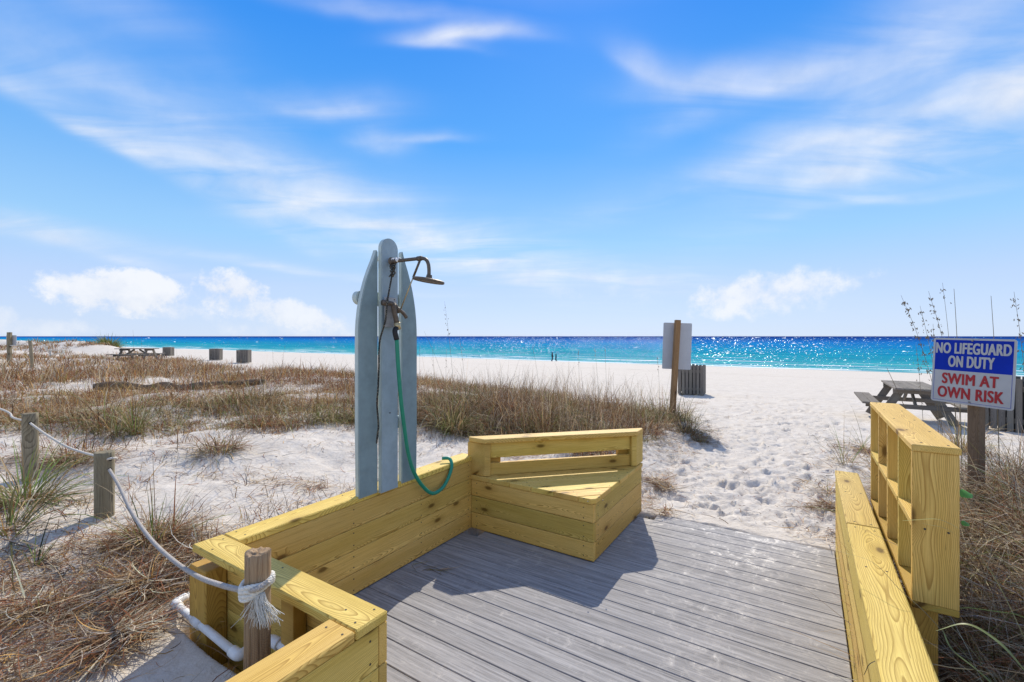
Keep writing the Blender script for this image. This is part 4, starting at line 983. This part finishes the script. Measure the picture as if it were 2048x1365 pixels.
# ------------------------------------------------------------------ grasses
def grass_mat(name, rough=.7):
    m, n = material(name); at_ = n.new('ShaderNodeVertexColor'); at_.layer_name = 'Col'
    d = n.bsdf(at_.outputs[0], rough, None, 0, .2); tr = n.new('ShaderNodeBsdfTranslucent'); n.put(tr.inputs[0], at_.outputs[0])
    mx = n.new('ShaderNodeMixShader'); mx.inputs[0].default_value = .3; n.nt.links.new(d, mx.inputs[1]); n.nt.links.new(tr.outputs[0], mx.inputs[2]); n.out(mx.outputs[0]); return m
GRASS = grass_mat('dune_grass_blade')
PAL = {'rust': (.25, .10, .045), 'brown': (.17, .095, .045), 'tan': (.40, .27, .14), 'straw': (.58, .46, .30), 'olive': (.22, .20, .07), 'green': (.17, .22, .06), 'grey': (.42, .35, .28), 'gold': (.42, .25, .08), 'pale': (.66, .58, .44)}
def blades(bx, by, bz, az, th0, kap, L, wd_, col, segs=4, curl_az=0.):
    """ribbon blades from arrays; returns verts, quads, colours"""
    Nn = len(bx); P = np.zeros((Nn, segs+1, 3)); P[:, 0] = np.stack([bx, by, bz], -1); thv = th0.copy(); a = az.copy()
    for k in range(1, segs+1):
        st = L/segs; P[:, k, 0] = P[:, k-1, 0]+st*np.sin(thv)*np.sin(a); P[:, k, 1] = P[:, k-1, 1]+st*np.sin(thv)*np.cos(a)
        P[:, k, 2] = P[:, k-1, 2]+st*np.cos(thv); thv = thv+kap/segs; a = a+curl_az/segs
    side = np.stack([np.cos(az+.6*(RNG.random(Nn)-.5)), -np.sin(az), RNG.normal(0, .35, Nn)], -1); side /= np.linalg.norm(side, axis=1, keepdims=True)
    prof = np.interp(np.linspace(0, 1, segs+1), [0, .3, .75, 1], [.75, 1, .6, .06])
    off = side[:, None, :]*(wd_[:, None, None]*.5)*prof[None, :, None]
    V = np.stack([P-off, P+off], 2).reshape(-1, 3)
    base = (np.arange(Nn)*(segs+1)*2)[:, None]; k = np.arange(segs)[None, :]*2
    Q = np.stack([base+k, base+k+1, base+k+3, base+k+2], -1).reshape(-1, 4)
    C = np.repeat(col, (segs+1)*2, axis=0)
    return V, Q, C
def grass_mesh(name, parts, mat=GRASS):
    off = 0; Vs, Qs, Cs = [], [], []
    for V, Q, C in parts: Vs.append(V); Qs.append(Q+off); Cs.append(C); off += len(V)
    V = np.concatenate(Vs).astype(np.float32); Q = np.concatenate(Qs).astype(np.int32); C = np.concatenate(Cs)
    me = bpy.data.meshes.new(name); me.vertices.add(len(V)); me.vertices.foreach_set('co', V.ravel())
    me.loops.add(Q.size); me.loops.foreach_set('vertex_index', Q.ravel()); me.polygons.add(len(Q)); me.polygons.foreach_set('loop_start', (np.arange(len(Q))*4).astype(np.int32))
    me.update(calc_edges=True); at_ = me.color_attributes.new('Col', 'FLOAT_COLOR', 'POINT')
    at_.data.foreach_set('color', np.concatenate([C, np.ones((len(C), 1))], 1).astype(np.float32).ravel()); me.materials.append(mat); return me
def pick(Nn, pal, var=.38):
    keys = list(pal); p = np.array([pal[k] for k in keys], float); p /= p.sum(); idx = RNG.choice(len(keys), Nn, p=p)
    c = np.array([PAL[k] for k in keys])[idx]; return np.clip(c*(1+RNG.normal(0, var, (Nn, 1))), .02, .8)
P_BAND = {'rust': 4, 'brown': 5, 'tan': 5, 'straw': 2, 'olive': 4, 'green': 1.2, 'grey': 2, 'gold': 1.5}
P_LEFT = {'rust': 8, 'brown': 5, 'tan': 4, 'straw': 2, 'olive': 1.2, 'grey': 2.5, 'gold': 3.5, 'pale': 1}
P_STRAW = {'rust': 5, 'brown': 4.5, 'tan': 3, 'straw': 3, 'grey': 2, 'gold': 1.5, 'pale': 1.4}
P_GREEN = {'green': 4, 'olive': 4, 'tan': 2, 'straw': 1.5, 'gold': .5}
P_RIGHT = {'tan': 4, 'straw': 4, 'brown': 3, 'pale': 2, 'olive': 2, 'rust': 2.5, 'grey': 3, 'green': .8}
def tufts(cx, cy, nper, rad_, Lm, lean, kap, wmul, pal, segs=4, Ls=.3, sink=.02):
    cx = np.repeat(cx, nper); cy = np.repeat(cy, nper); rad_ = np.repeat(np.broadcast_to(rad_, len(cx)//nper), nper); Lm = np.repeat(np.broadcast_to(Lm, len(cx)//nper), nper)
    M_ = len(cx); az = RNG.random(M_)*2*PI; rr_ = rad_*np.sqrt(RNG.random(M_))*.6
    x = cx+rr_*np.sin(az); y = cy+rr_*np.cos(az); z = H(x, y, False)-sink
    az = az+RNG.normal(0, .5, M_); L = Lm*np.clip(1+RNG.normal(0, Ls, M_), .3, 2); d = np.hypot(x, y)
    wd_ = wmul*np.clip(.0035+d*.00042, .0035, .05)*RNG.uniform(.6, 1.4, M_)
    return blades(x, y, z, az, np.abs(RNG.normal(lean, lean*.6, M_)), np.abs(RNG.normal(kap, kap*.6, M_)), L, wd_, pick(M_, pal), segs, 0.)
def st_of(x, y): return x*U.x+y*U.y, x*Wd.x+y*Wd.y+2.387
def sample(Nn, r0, r1, a0, a1):
    r = np.exp(RNG.uniform(math.log(r0), math.log(r1), Nn)); a = np.radians(RNG.uniform(a0, a1, Nn)); return r*np.sin(a), r*np.cos(a)
def front_of(b): return np.interp(b, [-30, -8, -5.6, -4.2, -2.3, -1.0, .6], [.2, .6, 1.3, 2.6, 4.7, 4.95, 5.5])
parts = []
# dense band behind the bench and the left dunes
x, y = sample(60000, 3.2, 75, -60, 25); s, b = st_of(x, y)
front = np.interp(b, [-30, -8, -5.6, -4.2, -2.3, -1.0, .6], [.2, .6, 1.3, 2.6, 4.7, 4.95, 5.5])
nz = fbm(x, y, 1.5, 3, 60); nz2 = fbm(x, y, 5., 3, 66)
band = (b < .45+.25*nz) & (s > front+.6*nz) & (s < 9.2+nz) & (b > -3.4)
leftz = (b <= -3.4) & (s > front+.8*nz) & (s < 12.5+1.5*nz2+ss(-20, -45, b)*5) & (nz*.8+nz2+.36-.05*np.clip(s-6, 0, 8)+.25*fbm(x, y, .7, 2, 97) > 0)
farl = (b < -40) & (s > 11) & (s < 18) & (nz2 > -.45)
dens = np.where(band, .75, np.where(farl, .8, np.where(leftz, .62, 0)))
k = RNG.random(len(x)) < dens; x, y, s, b = x[k], y[k], s[k], b[k]; d = np.hypot(x, y); isb = (b > -3.4)
i = isb; hv_ = .40+.28*fbm(x[i], y[i], 1.0, 2, 70); g_ = fbm(x[i], y[i], .9, 2, 77) > .06
ii = np.where(i)[0]; A1 = ii[g_]; A2 = ii[~g_]
parts.append(tufts(x[A1], y[A1], 12, .28, hv_[g_], .75, 2.7, 1.0, {'olive': 6, 'green': 2, 'tan': 3, 'straw': 1.5, 'brown': 2}, 5))
parts.append(tufts(x[A2], y[A2], 12, .28, hv_[~g_], .8, 2.7, 1.0, {'rust': 5, 'brown': 6, 'tan': 3, 'straw': 1.6, 'grey': 2, 'gold': 1}, 5))
B1 = ii[RNG.random(len(ii)) < .35]; parts.append(tufts(x[B1], y[B1], 3, .18, .62, .22, .7, .55, {'tan': 2, 'brown': 3, 'straw': 1}, 5))
i = (~isb) & (d < 14); pn = fbm(x, y, 2.2, 3, 95); hn = np.clip(.22+.55*fbm(x, y, 1.1, 3, 71), .07, .55); ii = np.where(i)[0]
for lo_, hi_, pal_, ln_, kp2 in ((-9, -.05, {'rust': 9, 'brown': 6, 'grey': 1.5, 'tan': 1.5, 'straw': 1}, 1.0, 2.6), (-.05, .16, {'gold': 5, 'rust': 6, 'tan': 3, 'straw': 2, 'pale': 1.2}, .85, 2.2), (.16, 9, {'olive': 4, 'tan': 3, 'brown': 4, 'rust': 2, 'green': 1, 'straw': 2}, .9, 2.4)):
    q_ = ii[(pn[ii] > lo_) & (pn[ii] <= hi_)]; parts.append(tufts(x[q_], y[q_], 14, .26, hn[q_], ln_, kp2, 1.0, pal_, 5))
q_ = ii[RNG.random(len(ii)) < .12]; parts.append(tufts(x[q_], y[q_], 3, .15, .5, .25, .8, .5, {'tan': 2, 'gold': 2, 'straw': 1}, 5))
i = (~isb) & (d >= 14); parts.append(tufts(x[i], y[i], 9, .35, .36+.3*fbm(x[i], y[i], 3, 2, 72), .5, .9, 1.15, P_LEFT, 3))
x, y = sample(2600, 2.2, 8, -60, -8); s, b = st_of(x, y); nzz = fbm(x, y, .8, 3, 91); k = (b < -.5) & (s < front_of(b)+.4) & (nzz+.35*ss(-2.2, -4.5, b) > .12); x, y = x[k], y[k]
parts.append(tufts(x, y, 9, .14, .15+.12*fbm(x, y, .9, 2, 92), 1.1, 1.6, .9, P_LEFT, 5))
meta(ob('dune_grass', grass_mesh('dune_grass', parts)), 'brown and olive dune grass covering the dunes left of the path', None, None, 'stuff')
# right side grass
parts = []
x, y = sample(12000, 1.5, 9.5, 34, 64); s, b = st_of(x, y); nz = fbm(x, y, .8, 3, 61)
k = (b > 3.05+.25*nz-.0*s) & (s < 6.2+1.5*nz) & (RNG.random(len(x)) < np.where(s > 5.2, .25, .8)*np.where(b < 3.6, .6, 1)); x, y = x[k], y[k]
s, b = st_of(x, y); hgt = (.26+.22*ss(1.2, 2.4, s))*(1-.35*ss(4.4, 6., s))
parts.append(tufts(x, y, 15, .14, hgt, .8, 1.7, .85, P_RIGHT, 5))
x, y = sample(2600, 1.1, 3.4, 36, 66); s, b = st_of(x, y); k = (b > 2.95) & (s < 2.5); x, y = x[k], y[k]
parts.append(tufts(x, y, 14, .2, .16, 1.15, 1.2, 1.0, {'brown': 5, 'rust': 4, 'olive': 3, 'tan': 1}, 5))  # dark tufts added to stand in for the shadow in the hollow
meta(ob('dune_grass', grass_mesh('dune_grass_right', parts)), 'matted tan and brown dune grass behind the cubby shelf, with dark tufts added for shade', None, None, 'stuff')
# fallen straw litter lying on the sand
def litter(x, y, Lm, pal, wmul=1., segs=4, up=.02):
    M_ = len(x); L = Lm*RNG.uniform(.4, 1.6, M_); az = RNG.random(M_)*2*PI; z = H(x, y, False)+RNG.uniform(.0, up, M_)+.012
    d = np.hypot(x, y); w_ = wmul*np.clip(.0026+d*.0003, .002, .02)*RNG.uniform(.5, 1.5, M_)
    return blades(x, y, z, az, PI/2-np.abs(RNG.normal(.05, .12, M_)), RNG.normal(.12, .25, M_), L, w_, pick(M_, pal), segs, RNG.normal(0, 1.4, M_))
parts = []
x, y = sample(150000, 1.7, 14, -60, 60); s, b = st_of(x, y); nz = fbm(x, y, .7, 4, 80, .6); nz2 = fbm(x, y, 2.2, 2, 81)
dn = np.where((b < .2) & ((b < -.15) | (s > 4.4)), np.clip(nz*2.2+nz2*1.0+.10-.22*ss(3.1, 2.4, np.hypot(x, y)), .06, 1), 0)
dn = np.where((b > .4) & (b < 1.15) & (s > 4.2) & (s < 9), np.clip(.5+nz, 0, 1), dn)
dn = np.where((b >= 1.15) & (b < 2.3) & (s > 4.3) & (s < 8), .025, dn)
dn = np.where((b >= 2.3) & (b < 3.3) & (s > 4.3) & (s < 9), np.clip(.12+nz, 0, 1), dn)
dn = np.where((b >= 2.8) & (s < 6), .9, dn)
dn = np.where((s < 1.2) & (b > -.1) & (b < 1), .03, dn)
k = RNG.random(len(x)) < dn; parts.append(litter(x[k], y[k], .15, P_STRAW, 1.15))
# bits of twig and shell on the path
x, y = sample(1500, 4.3, 12, 10, 38); s, b = st_of(x, y); k = (b > .5) & (s > 4.4); parts.append(litter(x[k], y[k], .022, {'brown': 1, 'rust': 1}, 1.6, 2))
meta(ob('straw_litter', grass_mesh('straw_litter', parts)), 'loose dry straw scattered over the sand', None, None, 'stuff')

# a dry stalk and a few straws blown onto the deck
q_ = [at(815, 1128, F*EYE/455), at(850, 1140, F*EYE/467), at(888, 1141, F*EYE/468)]
bx = np.array([RNG.uniform(q_[0].x, q_[2].x) for _ in range(16)]); by = np.interp(bx, [v.x for v in q_], [v.y for v in q_])+RNG.normal(0, .015, 16)
ex_ = RNG.uniform(.2, 2.2, 14); ey_ = RNG.uniform(2.0, 4.0, 14)
me = grass_mesh('straw_on_deck', [blades(bx, by, np.full(16, .004), RNG.normal(1.5, .5, 16), np.full(16, 1.5), RNG.normal(.05, .05, 16), RNG.uniform(.06, .2, 16), np.full(16, .004), pick(16, {'tan': 1, 'brown': 1, 'olive': 1}), 5, RNG.normal(0, 1, 16))])
meta(ob('straw_litter', me), 'few dry stalks blown onto the shaded deck boards', None, None, 'stuff')
# individual clumps
def clump(x, y, label, n_=140, r=.14, L=.4, lean=.5, kap=1.3, pal=P_GREEN, wmul=1., straw=0, strawR=.3, strawL=.25, name='grass_clump', group=None, sp=None, segs=6):
    p = [tufts(np.array([x]), np.array([y]), n_, r, L, lean, kap, wmul, pal, segs, .35)]
    if straw:
        a = RNG.random(straw)*2*PI; rr_ = strawR*np.clip(np.abs(RNG.normal(0, .55, straw)), 0, 1.25); sx = x+rr_*np.sin(a)*(sp[0] if sp else 1); sy = y+rr_*np.cos(a)*(sp[1] if sp else 1)
        p.append(litter(sx, sy, strawL, P_STRAW, 1.25, 5, .05))
    o = ob(name, grass_mesh(name, p)); meta(o, label, 'grass', group); return o
def C(px, py, z): Y = F*(EYE-z)/(py-673); return (px-1024)/F*Y, Y
x, y = hit(50, 1010); clump(x, y, 'big green and tan grass clump at the left edge of the picture', 240, .22, .5, .75, 1.2, P_GREEN, 1.5, 350, .4)
x, y = hit(10, 1075); clump(x, y, 'low grass clump with broad green blades at the lower left edge', 120, .15, .5, 1.0, .9, P_GREEN, 1.6, 150, .3)
x, y = hit(270, 868); clump(x, y, 'upright yellow green tuft between the two grey rope posts', 90, .1, .5, .4, .9, P_GREEN, 1.1, 60, .3)
x, y = hit(150, 925); clump(x, y, 'matted brown grass heap in front of the farthest left rope post', 220, .4, .2, 1.2, .5, P_STRAW, 1.1, 700, .55, .25, sp=(1.3, .5))
x, y = hit(310, 1085); clump(x, y, 'brown grass clump with green blades beside the sagging rope', 190, .2, .34, 1.0, .8, {'green': 2, 'olive': 2, 'tan': 3, 'rust': 2, 'straw': 2}, 1.3, 900, .36, .28, sp=(1.0, .6))
x, y = hit(400, 1120); clump(x, y, 'rusty straw heap against the corner post of the cross wall', 60, .15, .2, 1.2, .5, P_STRAW, 1.2, 800, .30, .24, sp=(1, .7))
x, y = hit(235, 1290); clump(x, y, 'rusty straw heap at the bottom left on bare sand', 30, .15, .2, 1.3, .3, P_STRAW, 1.2, 600, .17, .22, sp=(.8, 1.0))
x, y = hit(290, 1180); clump(x, y, 'long straw heap left of the white water pipe', 40, .15, .25, 1.3, .3, P_STRAW, 1.2, 520, .20, .26, sp=(1, .6))
x, y = hit(60, 1230); clump(x, y, 'thin straw heap at the lower left edge of the sand', 25, .15, .2, 1.3, .3, P_STRAW, 1.2, 260, .2, .2, sp=(1.1, .5))
x, y = hit(70, 1135); clump(x, y, 'single upright green shoot on sand at lower left', 7, .03, .24, .25, .3, {'green': 3, 'olive': 1}, 1.6)
x, y = hit(440, 905); clump(x, y, 'flat dark grass clump alone on the sand left of the shower', 260, .3, .22, .9, 1.1, {'olive': 3, 'brown': 3, 'tan': 2, 'green': 1}, 1.1, 250, .4, sp=(1.4, .5))
x, y = hit(1372, 868); clump(x, y, 'dark grass clump at the foot of the blank notice sign', 240, .3, .34, .6, 1.0, {'olive': 3, 'brown': 3, 'tan': 2}, 1., 260, .5, sp=(1.2, 1))
x, y = hit(1400, 885); clump(x, y, 'low dark grass clump on the left edge of the sandy path', 160, .2, .2, .9, .9, {'olive': 2, 'brown': 3, 'tan': 2}, 1., 160, .4)
x, y = hit(1690, 935); clump(x, y, 'sparse green tuft on the sand left of the cubby shelf', 26, .08, .62, .45, .7, P_GREEN, .9, 120, .5, .3)
x, y = hit(1735, 905); clump(x, y, 'sparse tall green tuft nearest the far end of the cubby shelf', 30, .12, .55, .45, .7, P_GREEN, .9, 200, .5, .3)
x, y = hit(1655, 990); clump(x, y, 'few thin blades rising from the sand by the right wall end', 9, .05, .35, .6, .7, P_GREEN, .9, 60, .3)
x, y = hit(1655, 1020); clump(x, y, 'reddish straw heap on the sand at the far end of the right wall', 14, .1, .12, 1.3, .3, P_STRAW, 1., 260, .2, .16, sp=(1, .6))
x, y = hit(1318, 975); clump(x, y, 'reddish straw heap on the sand just right of the bench', 20, .1, .12, 1.3, .3, P_STRAW, 1., 330, .28, .18, sp=(.8, 1.0))
x, y = hit(1325, 1035); clump(x, y, 'small straw drift lying at the far edge of the deck by the bench', 6, .05, .08, 1.3, .3, P_STRAW, 1., 120, .16, .14, sp=(1.5, .3))
x, y = hit(1998, 985); clump(x, y, 'large curly tan grass mound right of the cubby shelf', 520, .30, .46, .75, 2.1, P_RIGHT, .9, 500, .4, .3, segs=9)
x, y = hit(2080, 1000); clump(x, y, 'curly tan grass mound cut by the right edge of the picture', 420, .30, .45, .75, 2.0, P_RIGHT, .9, 300, .4, .3, segs=9)
x, y = hit(1925, 905); clump(x, y, 'tan tussock round the foot of the lifeguard sign post', 300, .28, .5, .5, 1.1, {'tan': 4, 'straw': 3, 'gold': 2, 'olive': 2}, .8, 200, .5, segs=7)
x, y = 3.9, 4.6; clump(x, y, 'golden tussock behind the lifeguard sign', 260, .3, .45, .45, .9, {'tan': 4, 'straw': 3, 'gold': 3}, .9, 200, .5, segs=6)
x, y = hit(905, 862); clump(x, y, 'round green tinged grass tussock at the left of the dense band', 420, .35, .52, .5, 1.6, {'olive': 5, 'green': 2, 'tan': 3, 'straw': 1.5}, 1.0, 250, .5, segs=6)
x, y = hit(1090, 868); clump(x, y, 'dark olive tussock in the middle of the dense grass band', 380, .35, .45, .55, 1.6, {'olive': 4, 'brown': 3, 'tan': 3}, 1.0, 200, .5, segs=6)
x, y = ground_pt(217, 46); clump(x, y, 'dark green rounded bush on the skyline of the far left dune', 700, 1.0, 1.0, .5, .8, {'green': 4, 'olive': 4}, 1.4, segs=4)

# long green blades arching over the right wall from the corner
def leafarc(name, pts, wid, label, col):
    P = smooth_path(pts, 8); bm = bmesh.new(); L = len(P)-1; prev = None
    for i, p in enumerate(P):
        tt = (P[min(i+1, L)]-P[max(i-1, 0)]).normalized(); sd = tt.cross(Vector((.2, -.3, 1))).normalized(); f = i/L
        w_ = wid*(.6+.4*math.sin(min(f*2, 1)*PI/2))*(1-f**3)+.0008; ct = Vector((0, 0, -w_*.35))
        cur = [bm.verts.new(p-sd*w_), bm.verts.new(p+ct), bm.verts.new(p+sd*w_)]
        if prev: bm.faces.new((prev[0], prev[1], cur[1], cur[0])); bm.faces.new((prev[1], prev[2], cur[2], cur[1]))
        prev = cur
    o = ob(name, mesh_from(bm, plain(name+'_leaf', col, .5, 0, .2, 20), name, True)); return o
t = thing('long_grass', 'long arching green grass blades rising from the dark hollow at bottom right', 'grass', at(2040, 1400, 1.6))
for q, wd_, c_ in (([at(2150, 1480, 1.35), at(2040, 1330, 1.40), at(1985, 1275, 1.45), at(1930, 1248, 1.5), at(1872, 1262, 1.55)], .008, (.16, .18, .05)),
                   ([at(2100, 1450, 1.5), at(2000, 1355, 1.55), at(1930, 1310, 1.6), at(1850, 1225, 1.68), at(1800, 1180, 1.75), at(1745, 1125, 1.85), at(1675, 1102, 2.0)], .0012, (.12, .10, .05)),
                   ([at(2040, 1420, 1.45), at(1960, 1345, 1.5), at(1905, 1300, 1.52), at(1885, 1260, 1.55)], .006, (.14, .17, .05)),
                   ([at(2120, 1200, 1.8), at(2048, 1150, 1.8), at(1990, 1110, 1.75), at(1930, 1065, 1.72), at(1880, 1040, 1.70), at(1835, 1088-48, 1.68), at(1805, 1092-50, 1.66)], .0016, (.40, .34, .10)),
                   ([at(2060, 1300, 1.6), at(2000, 1175, 1.7), at(1955, 1110, 1.75), at(1900, 1062, 1.72), at(1845, 1047, 1.70)], .0014, (.30, .26, .09)),
                   ([at(2120, 1440, 1.5), at(1990, 1352, 1.5), at(1900, 1335, 1.5), at(1800, 1318, 1.5), at(1745, 1325, 1.5), at(1728, 1350, 1.48)], .0010, (.12, .10, .05))):
    o = leafarc('blade', q, wd_, None, c_); o.parent = t; o.matrix_parent_inverse = WM[t.name].inverted()
# bright green leaf beside the shelf
def broadleaf(c, s, label):
    bm = bmesh.new(); rows = []
    for i in range(9):
        f = i/8; w_ = s*.5*math.sin(PI*min(1, f*.94+.06))**.8; rows.append([bm.verts.new((c.x+(f-.3)*s*.9+.0, c.y+k*w_*.6, c.z+k*w_*.7*.6+.12*s*math.sin(f*PI)-.08*s*abs(k))) for k in (-1, 0, 1)])
    for A, B in zip(rows, rows[1:]):
        for k in range(2): bm.faces.new((A[k], A[k+1], B[k+1], B[k]))
    o = ob('broad_leaf', mesh_from(bm, LEAF, smooth=True)); meta(o, label, 'leaf')
LEAF = plain('fresh_leaf', (.10, .28, .03), .5)
broadleaf(at(1927, 989, 2.35), .075, 'bright green broad leaf against the near end of the cubby shelf')
broadleaf(at(1928, 1048, 2.3), .045, 'small green leaf below the bright broad leaf')

# ------------------------------------------------------------------ sea oats
OAT = plain('dry_sea_oat', (.20, .16, .10), .9); OATD = plain('dry_seed_head', (.22, .17, .11), .9)
def sea_oat(tip, basep, Y, label, head=.35, nsd=26, r=.0016, bow=.12, sd=.008):
    T = at(*tip, Y); zb = float(H((basep[0]-1024)/F*Y, Y)); B = Vector(((basep[0]-1024)/F*Y, Y, zb)); M_ = B.lerp(T, .5)+Vector(((T.x-B.x)*-bow, 0, (T.z-B.z)*.04))
    path = smooth_path([B, B.lerp(M_, .5)+Vector(((T.x-B.x)*-bow*.35, 0, 0)), M_, M_.lerp(T, .55)+Vector(((T.x-B.x)*-bow*.2, 0, .01)), T], 6)
    t = thing('sea_oat', label, 'plant', B, 'sea oat stalks'); tube('stem', path, lambda k: r*(1.3-.8*k)*(1+Y*.05), OAT, t, 5)
    if nsd:
        bm = bmesh.new(); rs = random.Random(int(tip[0])); Lp = len(path)
        for i in range(int(nsd*1.6)):
            f = 1-head*(rs.random()**1.1); p = path[min(int(f*(Lp-1)), Lp-1)]; q = p+Vector((rs.gauss(0, .012), rs.gauss(0, .01), -abs(rs.gauss(.01, .012))))
            d = Vector((rs.gauss(0, .5), rs.gauss(0, .5), -1)).normalized(); sdv = d.orthogonal().normalized(); s_ = sd*rs.uniform(.6, 1.4)*(1+Y*.03)
            v = [bm.verts.new(q-d*s_*1.3), bm.verts.new(q+sdv*s_*.5), bm.verts.new(q+d*s_*1.3), bm.verts.new(q-sdv*s_*.5)]; w_ = d.cross(sdv)*s_*.35
            u1 = bm.verts.new(q+w_); u2 = bm.verts.new(q-w_)
            for a, b in ((0, 1), (1, 2), (2, 3), (3, 0)): bm.faces.new((v[a], v[b], u1)); bm.faces.new((v[b], v[a], u2))
        meta(ob('seed_head', mesh_from(bm, OATD), t), None, None, None, 'stuff')
sea_oat((1802, 591), (1885, 860), 3.9, 'sea oat with a thick drooping seed head left of the lifeguard sign', .42, 60, bow=.28)
sea_oat((1840, 612), (1890, 880), 4.2, 'shorter sea oat with thin seed head just left of the sign', .2, 22, bow=.2)
sea_oat((1857, 583), (1915, 860), 3.9, 'sea oat with a feathery head leaning over the sign corner', .42, 46, bow=.3)
sea_oat((1866, 648), (1880, 870), 4.0, 'low sea oat head touching the left corner of the sign', .22, 26, bow=.1)
sea_oat((1885, 566), (1918, 860), 3.8, 'tallest thin sea oat above the sign', .12, 5)
sea_oat((1908, 578), (1925, 860), 3.7, 'bare straight stalk above the middle of the sign', .1, 0, .0024)
sea_oat((1982, 592), (2000, 860), 3.7, 'bare straight stalk above the right half of the sign', .1, 0, .0024)
sea_oat((2028, 584), (2062, 860), 3.5, 'sea oat with dark seeds at the right edge of the picture', .4, 26, bow=.2)
sea_oat((1832, 690), (1852, 850), 4.6, 'thin sea oat in front of the sea left of the sign', .5, 14)
sea_oat((1774, 737), (1885, 830), 3.6, 'dark bare stalk leaning left over the picnic table', .1, 0, .0026, .02)
for i, (tx, ty, bx_, by_, Y, lb, hd) in enumerate(((848, 663, 908, 765, 6.6, 'tall bare stalk leaning left just right of the shower', 0), (919, 676, 936, 770, 6.8, 'straight stalk second from the shower', 4), (840, 690, 838, 780, 6.2, 'thin stalk close beside the shower', 3),
        (865, 700, 872, 780, 6.3, 'short thin stalk between the first two tall stalks', 3), (893, 700, 890, 790, 6.4, 'thin upright stalk behind the green tussock', 3), (1065, 693, 1083, 765, 7.2, 'straight stalk left of the two walkers', 0), (1039, 718, 1015, 770, 7.0, 'short stalk leaning right, left of the walkers', 0),
        (1157, 699, 1159, 770, 7.4, 'stalk with a dark seed tuft right of the walkers', 8), (1189, 693, 1199, 770, 7.4, 'long bent stalk right of the dark seed tuft', 3), (1210, 692, 1214, 775, 7.4, 'upright stalk farthest right in the grass band', 3), (1315, 712, 1321, 790, 8.0, 'seed bearing stalk left of the blank notice sign', 9),
        (1186, 730, 1187, 780, 7.3, 'short upright stalk among the right end stalks', 0), (889, 603, 912, 780, 6.4, 'highest stalk with hanging seeds above the horizon', 12), (570, 690, 560, 760, 9, 'thin stalk on the dune left of the shower', 2), (545, 700, 548, 765, 9.4, 'thin stalk left of the shower near the bins', 2),
        (266, 660, 268, 735, 14, 'thin tall stalk by the distant picnic table', 2), (283, 672, 282, 735, 14, 'thin stalk above the distant picnic table top', 2), (252, 668, 251, 735, 14.5, 'thin stalk left of the distant picnic table', 2), (690, 745, 700, 800, 7, 'short stalk just left of the shower', 2))):
    sea_oat((tx, ty), (bx_, by_), Y, lb, .3, hd, .0013)
